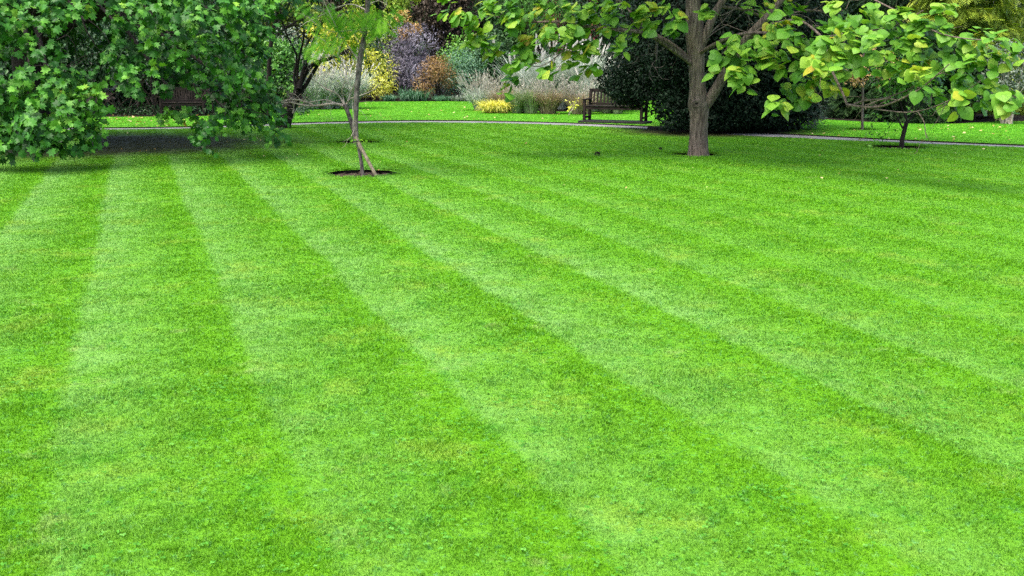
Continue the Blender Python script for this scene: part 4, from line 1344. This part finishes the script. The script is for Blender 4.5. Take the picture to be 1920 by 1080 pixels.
# ================================================================== the leaning dark multi-stemmed tree
rng = RNG(130)
base = G(528, 240)
Y = base[1]
root = empty('leaning_tree', base, 'leaning dark-barked tree with several stems between the low tree and the pale grass mound', 'tree')
t = MB()
t.tube(smooth_line([base - UP * .1, P(531, 226, Y), P(540, 205, Y), P(555, 178, Y)], 10), np.linspace(.24, .13, 10), 10, .06, rng)
t.build('trunk', bark_dark, root, smooth=True)
tipsL = []
for pts_, w0, w1 in [
        ([(550, 186), (565, 153), (573, 133), (590, 117), (612, 112), (632, 105), (655, 92)], 12, 4),
        ([(560, 168), (565, 153), (571, 127), (583, 90), (596, 60), (610, 30), (620, -10)], 10, 4),
        ([(548, 190), (563, 178), (583, 143), (598, 118), (613, 97), (632, 68), (650, 40)], 9, 3),
        ([(556, 176), (558, 150), (557, 118), (568, 85), (572, 50), (560, 10)], 6, 2.5),
        ([(556, 172), (548, 140), (562, 105), (540, 75), (528, 40), (520, -10)], 5, 2),
        ([(571, 127), (570, 95), (582, 70), (600, 50)], 4, 2)]:
    t = MB()
    line = smooth_line([P(a_, b_, Y + .25 * math.sin(i_)) for i_, (a_, b_) in enumerate(pts_)], 14)
    t.tube(line, np.linspace(w0, w1, 14) / 2 / F * Y, 7)
    for k in (8, 10, 12, 13):
        grow(rng, t, line[k], nrm(line[k] - line[k - 1] + rsph(rng, 1)[0] * .6), .7, .02, 2, .7, .02, 2, .2, 4, tipsL)
    t.build('limb', bark_dark, root, smooth=True)
l = MB()
ap = np.array([q[0] for q in tipsL])
dd = np.array([q[1] for q in tipsL])
leaf_sprays(rng, l, T_OVAL, ap, dd, 9, .4, .2, .10, tone=-.1)
dome(rng, l, T_OVAL, base + [1.2, 0, 4.6], np.array([2.6, 2.2, 1.5]), 4200, .13, 3.05, .8)
l.build('crown', m_dkgreen, root)
# slender dark tree left of it
rng = RNG(131)
base = np.array([P(503, 200, 29.5)[0], 29.5, 0])
Y = 29.5
root = empty('slender_tree', base, 'slender upright dark-stemmed tree beside the right edge of the low tree', 'tree')
t = MB()
t.tube(smooth_line([base - UP * .1, P(503, 190, Y), P(504, 143, Y), P(506, 90, Y), P(512, 55, Y), P(520, 25, Y), P(528, -30, Y)], 14), np.linspace(.09, .04, 14), 8, .05, rng)
t.build('trunk', bark_dark, root, smooth=True)
tipsL = []
for pts_ in [[(507, 80), (525, 58), (545, 48), (565, 35), (580, 10)], [(510, 62), (500, 45), (495, 20), (490, -10)], [(516, 40), (535, 25), (545, 0), (560, -30)]]:
    t = MB()
    line = smooth_line([P(a_, b_, Y) for a_, b_ in pts_], 10)
    t.tube(line, np.linspace(.05, .018, 10), 6)
    for k in (5, 7, 9):
        grow(rng, t, line[k], nrm(line[k] - line[k - 1] + rsph(rng, 1)[0] * .6), .6, .014, 2, .7, .02, 2, .2, 4, tipsL)
    t.build('limb', bark_dark, root, smooth=True)
l = MB()
leaf_sprays(rng, l, T_OVAL, np.array([q[0] for q in tipsL]), np.array([q[1] for q in tipsL]), 9, .35, .2, .11, tone=-.1)
dome(rng, l, T_OVAL, base + [.3, 0, 4.6], np.array([1.8, 1.6, 1.4]), 1800, .13, 3.3, .8)
l.build('crown', m_green, root)

# ================================================================== young feathery tree with its stake
rng = RNG(140)
base = G(680, 328.5)
Y = base[1]
root = empty('silk_tree', base, 'thin young tree with feathery leaves in a round soil patch, propped by a stake', 'tree')
t = MB()
pl = [(680.5, 334, .030), (679, 316, .027), (676.5, 297, .026), (673, 278, .028), (669.5, 263, .036), (668, 242, .042), (667.5, 214, .041), (668.5, 180, .040), (671, 150, .039), (675, 110, .036), (681, 80, .036), (685, 60, .031), (687, 38, .028), (690, 0, .026), (690, -80, .022), (694, -160, .014)]
t.tube(smooth_line([P(a_, b_, Y) for a_, b_, c_ in pl], 44), np.interp(np.linspace(0, 1, 44), np.linspace(0, 1, len(pl)), [c_ for *_, c_ in pl]), 10, .06, rng)
t.build('trunk', bark_pale, root, smooth=True)
tipsL = []
for pts_, w in [([(674, 115), (655, 90), (640, 70), (628, 45), (610, 10), (600, -20)], .014), ([(684, 62), (660, 55), (640, 60), (620, 60), (600, 50)], .011), ([(686, 45), (700, 35), (715, 40), (728, 55)], .010), ([(686, 50), (650, 70), (632, 90), (618, 105)], .010),
                ([(688, 20), (660, 5), (640, 10), (600, 30), (580, 40)], .012), ([(688, 10), (710, 0), (725, 10)], .010), ([(672, 140), (680, 115), (684, 95), (672, 80)], .008), ([(670, 165), (660, 190), (664, 240)], .006), ([(672, 140), (650, 130), (630, 120), (618, 95), (612, 80)], .009)]:
    t = MB()
    line = smooth_line([P(a_, b_, Y + .25 * math.sin(i_ * 1.3)) for i_, (a_, b_) in enumerate(pts_)], 12)
    t.tube(line, np.linspace(w, .004, 12), 6)
    for k in (7, 9, 11):
        grow(rng, t, line[k], nrm(line[k] - line[k - 1] + rsph(rng, 1)[0] * .7), .25, .005, 1, .7, 0, 2, .25, 4, None, .002)
    t.build('limb', bark_twig, root, smooth=True)
l = MB()
fe = [(592, 30), (605, 25), (620, 35), (600, 55), (640, 20), (655, 15), (670, 25), (645, 40), (700, 15), (712, 30), (725, 20), (720, 45), (705, 45), (690, 30), (610, 75), (600, 80), (625, 70), (650, 60), (660, 90), (690, 20), (665, 45), (635, 55), (615, 20), (730, 40), (590, 15)]
fe = [(a_ + rng.normal() * 9, b_ + rng.normal() * 7) for a_, b_ in fe for _ in range(3)]
ap = np.array([P(a_, b_, Y + rng.normal() * .3) for a_, b_ in fe])
k = len(ap)
az = rng.random(k) * 6.28
place(l, T_FEATHER, ap, np.column_stack([np.cos(az), np.sin(az) * .5 - .1, -.35 - .3 * rng.random(k)]), UP * .8 + np.array([0, -.8, 0]) + rsph(rng, k) * .3, .22 + .12 * rng.random(k), rng.random(k))
q = 90
ap = P(660, -30, Y) + rsph(rng, q) * np.array([.8, .8, .35]) + UP * .35
az = rng.random(q) * 6.28
place(l, T_FEATHER, ap, np.column_stack([np.cos(az), np.sin(az), -.4 * rng.random(q)]), UP + rsph(rng, q) * .35, .36 + .14 * rng.random(q), rng.random(q))
# little shoots low on the stem
for (a_, b_) in [(671, 262), (668, 275), (662, 262), (684, 263), (700, 60), (705, 38), (688, 30)]:
    leaf_sprays(rng, l, T_OVAL, np.array([P(a_, b_, Y - .04)]), np.array([[rng.normal(), -1, .2]]), 4, .06, .2, .05, tone=.2)
l.build('crown', m_feath, root)
# the prop: a weathered pole leaning on the stem, tied near its top
s_ = G(706, 331.5)
e_ = P(667.5, 259, Y - .06)
root = empty('tree_stake', s_, 'weathered wooden pole leaning against the thin feathery tree', 'stake')
t = MB()
ln = np.array([s_ * (1 - k) + e_ * k for k in np.linspace(-.08, 1.03, 9)])
t.tube(ln, np.linspace(.024, .030, 9), 9, .04, rng)
t.build('pole', wood_stake, root, smooth=True)
t = MB()
c_ = P(668.5, 262, Y - .01)
aa = np.linspace(0, 2 * math.pi, 20)
t.tube(np.column_stack([c_[0] + .052 * np.cos(aa), c_[1] - .03 + .085 * np.sin(aa), c_[2] + .012 * np.sin(aa)]), .007, 5, cap=False)
t.build('tie', plain_mat('tie_rubber', (.02, .02, .018), (.05, .05, .045)), root, smooth=True)

# ================================================================== small bare tree behind it
rng = RNG(150)
base = G(667, 266.5)
Y = base[1]
root = empty('bare_sapling', base, 'leafless slanting sapling with pale twigs in a soil patch behind the staked tree', 'tree')
t = MB()
t.tube(smooth_line([base - UP * .1, P(666, 255, Y), P(662, 240, Y), P(656, 221, Y), P(650, 204, Y), P(646, 196, Y)], 14), np.linspace(.05, .045, 14), 8, .06, rng)
t.build('trunk', bark_pale, root, smooth=True)
for pts_, w0, w1 in [
        ([(648, 200), (640, 197), (628, 193), (610, 196), (590, 199), (565, 199), (548, 190), (535, 193)], 6, 2),
        ([(648, 199), (652, 190), (660, 183), (675, 180), (692, 173), (702, 168)], 4.5, 1.5),
        ([(646, 197), (644, 185), (640, 170), (648, 150), (652, 120)], 3.5, 1.2),
        ([(646, 197), (638, 183), (628, 172), (612, 168), (600, 158), (585, 148)], 4.5, 1.3),
        ([(628, 193), (610, 186), (590, 190), (575, 193), (560, 188)], 2.6, 1.2),
        ([(590, 199), (575, 190), (555, 186), (540, 186), (525, 190)], 2.6, 1.2),
        ([(652, 190), (658, 172), (668, 155), (672, 130)], 3.2, 1.2),
        ([(548, 193), (552, 205), (548, 212)], 2.2, 1.1),
        ([(632, 107), (640, 80), (634, 60), (625, 38), (612, 10), (600, 0)], 3.6, 1.6),
        ([(652, 120), (640, 105), (632, 107)], 1.6, 1.4)]:
    t = MB()
    line = smooth_line([P(a_, b_, Y + .15 * math.sin(i_ * 2)) for i_, (a_, b_) in enumerate(pts_)], 14)
    t.tube(line, np.linspace(w0, w1, 14) / 2 / F * Y, 6)
    for k in (4, 6, 8, 10, 12, 13):
        grow(rng, t, line[k], nrm(line[k] - line[k - 1] + rsph(rng, 1)[0] * .9 + UP * .2), .26, .006, 1, .9, .02, 2, .3, 4, None, .003)
    t.build('branch', bark_twig, root, smooth=True)
l = MB()
leaf_sprays(rng, l, T_OVAL, np.array([P(518, 172, Y), P(525, 178, Y), P(540, 200, Y), P(640, 150, Y), P(660, 130, Y)]), rsph(rng, 5), 4, .12, .2, .08, tone=.2)
l.build('leaves', m_lime, root)

# ================================================================== small dark-stemmed tree at right
rng = RNG(160)
base = G(1690, 276)
Y = base[1]
root = empty('dwarf_tree', base, 'short dark-stemmed young tree in a soil patch beside the path at right', 'tree')
t = MB()
t.tube(smooth_line([base - UP * .1, P(1691, 265, Y), P(1694, 250, Y), P(1698, 236, Y), P(1700, 228, Y)], 12), np.linspace(.055, .038, 12), 9, .05, rng)
t.build('trunk', bark_dark, root, smooth=True)
tipsL = []
for pts_ in [[(1695, 243), (1689, 236), (1684, 222), (1674, 205)], [(1699, 232), (1708, 222), (1718, 208), (1730, 195)], [(1700, 230), (1700, 210), (1702, 190), (1700, 165)], [(1700, 225), (1692, 205), (1686, 185), (1680, 165)], [(1702, 215), (1715, 195), (1722, 175), (1735, 150)]]:
    t = MB()
    line = smooth_line([P(a_, b_, Y) for a_, b_ in pts_], 8)
    t.tube(line, np.linspace(.02, .008, 8), 6)
    for k in (3, 5, 7):
        grow(rng, t, line[k], nrm(line[k] - line[k - 1] + rsph(rng, 1)[0] * .8), .35, .008, 2, .8, .02, 2, .2, 4, tipsL)
    t.build('limb', bark_dark, root, smooth=True)
l = MB()
leaf_sprays(rng, l, T_OVAL, np.array([q[0] for q in tipsL]), np.array([q[1] for q in tipsL]), 6, .25, .2, .085, tone=0)
dome(rng, l, T_OVAL, P(1700, 140, Y), np.array([.75, .6, .5]), 900, .09, .5, .9, .1)
l.build('crown', m_green, root)

# ================================================================== slim orange-leaved tree
rng = RNG(170)
base = G(1617, 243)
Y = base[1]
root = empty('maple_sapling', base, 'slim pale-stemmed young tree with peach-orange leaves on the far grass', 'tree')
t = MB()
t.tube(smooth_line([base - UP * .1, P(1617, 220, Y), P(1618, 180, Y), P(1617, 140, Y), P(1620, 90, Y), P(1625, 40, Y)], 16), np.linspace(.036, .02, 16), 8, .05, rng)
t.build('trunk', bark_pale, root, smooth=True)
t, l = MB(), MB()
tipsL = []
for (z, a_) in [(165, -.5), (150, -.8), (140, .8), (130, -.6), (115, .6), (100, .3), (90, -.4), (155, .9)]:
    grow(rng, t, P(1618, z, Y), np.array([a_, rng.normal() * .4, .45]), .4, .010, 2, .7, .02, 3, .2, 4, tipsL)
t.build('limb', bark_pale, root, smooth=True)
ap = np.array([q[0] for q in tipsL])
leaf_sprays(rng, l, T_OVAL, ap, np.array([q[1] for q in tipsL]), 5, .16, .3, .075, tone=.1)
dome(rng, l, T_OVAL, P(1603, 148, Y), np.array([.30, .3, .22]), 150, .075, .2, .8, .15)
l.build('crown', m_orange, root)

# ================================================================== benches
wood_m = bark_mat('dark_bench_wood', (.006, .0045, .004), (.020, .015, .0125), None, 6, 6, .3)
plinth_m = plain_mat('dark_slab', (.006, .0055, .005), (.018, .016, .015), 12)


def bench(label, loc, rz, L=1.75):
    """a slatted park seat: local x along the seat, -y is the front"""
    root = empty('park_bench', loc, label, 'bench')
    root.rotation_euler = (0, 0, rz)
    root.scale = (1, 1, .94)
    Z = np.zeros(3)

    def part(name, boxes):
        b = MB()
        for c, s in boxes:
            b.box(c, s, bev=.006)
        return b.build(name, wood_m, root, base=Z)
    hx = L / 2 - .04
    for sx in (-1, 1):
        part('leg', [((sx * hx, -.24, .30), (.075, .075, .60))])
        bm = MB()
        # raked rear post: leg below, post above
        for z0, z1, y0_, y1_ in ((0, .42, .20, .22), (.40, .93, .22, .30)):
            v = []
            for z, yc in ((z0, y0_), (z1, y1_)):
                v += [(sx * hx - .0375, yc - .035, z), (sx * hx + .0375, yc - .035, z), (sx * hx + .0375, yc + .035, z), (sx * hx - .0375, yc + .035, z)]
            bm.quads(np.array(v), [(0, 3, 2, 1), (4, 5, 6, 7), (0, 1, 5, 4), (1, 2, 6, 5), (2, 3, 7, 6), (3, 0, 4, 7)])
        bm.build('post', wood_m, root, base=Z)
        part('armrest', [((sx * hx, -.03, .625), (.095, .52, .045))])
        part('stretcher', [((sx * hx, -.01, .10), (.045, .40, .06))])
        part('side_rail', [((sx * hx, -.01, .375), (.045, .40, .075))])
    part('seat', [((0, -.245 + .088 * k, .437), (L - .17, .07, .028)) for k in range(6)])
    part('apron', [((0, -.243, .375), (L - .16, .032, .085))])
    b = MB()
    b.box((0, .295, .885), (L - .16, .035, .10), bev=.006)
    b.box((0, .232, .49), (L - .16, .035, .06), bev=.006)
    n_ = 15
    for k in range(n_):
        x = -(L - .30) / 2 + (L - .30) * k / (n_ - 1)
        v = []
        for z, yc in ((.522, .236), (.834, .288)):
            v += [(x - .026, yc - .009, z), (x + .026, yc - .009, z), (x + .026, yc + .009, z), (x - .026, yc + .009, z)]
        b.quads(np.array(v), [(0, 3, 2, 1), (4, 5, 6, 7), (0, 1, 5, 4), (1, 2, 6, 5), (2, 3, 7, 6), (3, 0, 4, 7)])
    b.build('backrest', wood_m, root, base=Z)
    return root


g = G(1154, 230.5)
RZ = math.radians(-24)
g = np.array([g[0], g[1] + .12, .055])
bench('dark wooden slatted park bench beside the path, half covered by the evergreen', g, RZ)
b = MB()
b.box((g[0], g[1], .015), (1.95, .80, .08), -RZ * -1, bev=.01)
tag(b.build('bench_slab', plinth_m), 'dark low slab under the park bench at the path edge', 'paving slab')
g = np.array([P(345, 210, 32.6)[0], 32.6, .0])
bench('dark garden seat half hidden under the skirt of the low leafy tree', g, math.radians(8), 1.4)

# ================================================================== small things lying on the lawn
cone_m = plain_mat('dark_pod', (.012, .009, .007), (.04, .03, .022), 60)
for (u, v, r_, lab) in [(1120, 292, .032, 'dark clod lying on open grass left of the grey trunk'), (1238.5, 281.5, .022, 'small dark clod lying on the grass close to the grey trunk')]:
    rng = RNG(int(u))
    g = G(u, v)
    b = MB()
    nn_ = 120
    i = np.arange(nn_) + .5
    ph, th = np.arccos(1 - 2 * i / nn_), math.pi * (1 + 5 ** .5) * i
    d = np.column_stack([np.cos(th) * np.sin(ph), np.sin(th) * np.sin(ph), np.cos(ph)])
    place(b, T_DIAM, g + UP * (r_ * .75 + .01) + d * r_ * [1.3, 1, .8] * .8, nrm(d + UP * .5), d + rsph(rng, nn_) * .3, r_ * .8, rng.random(nn_))
    tag(b.build('earth_clod', cone_m), lab, 'clod')
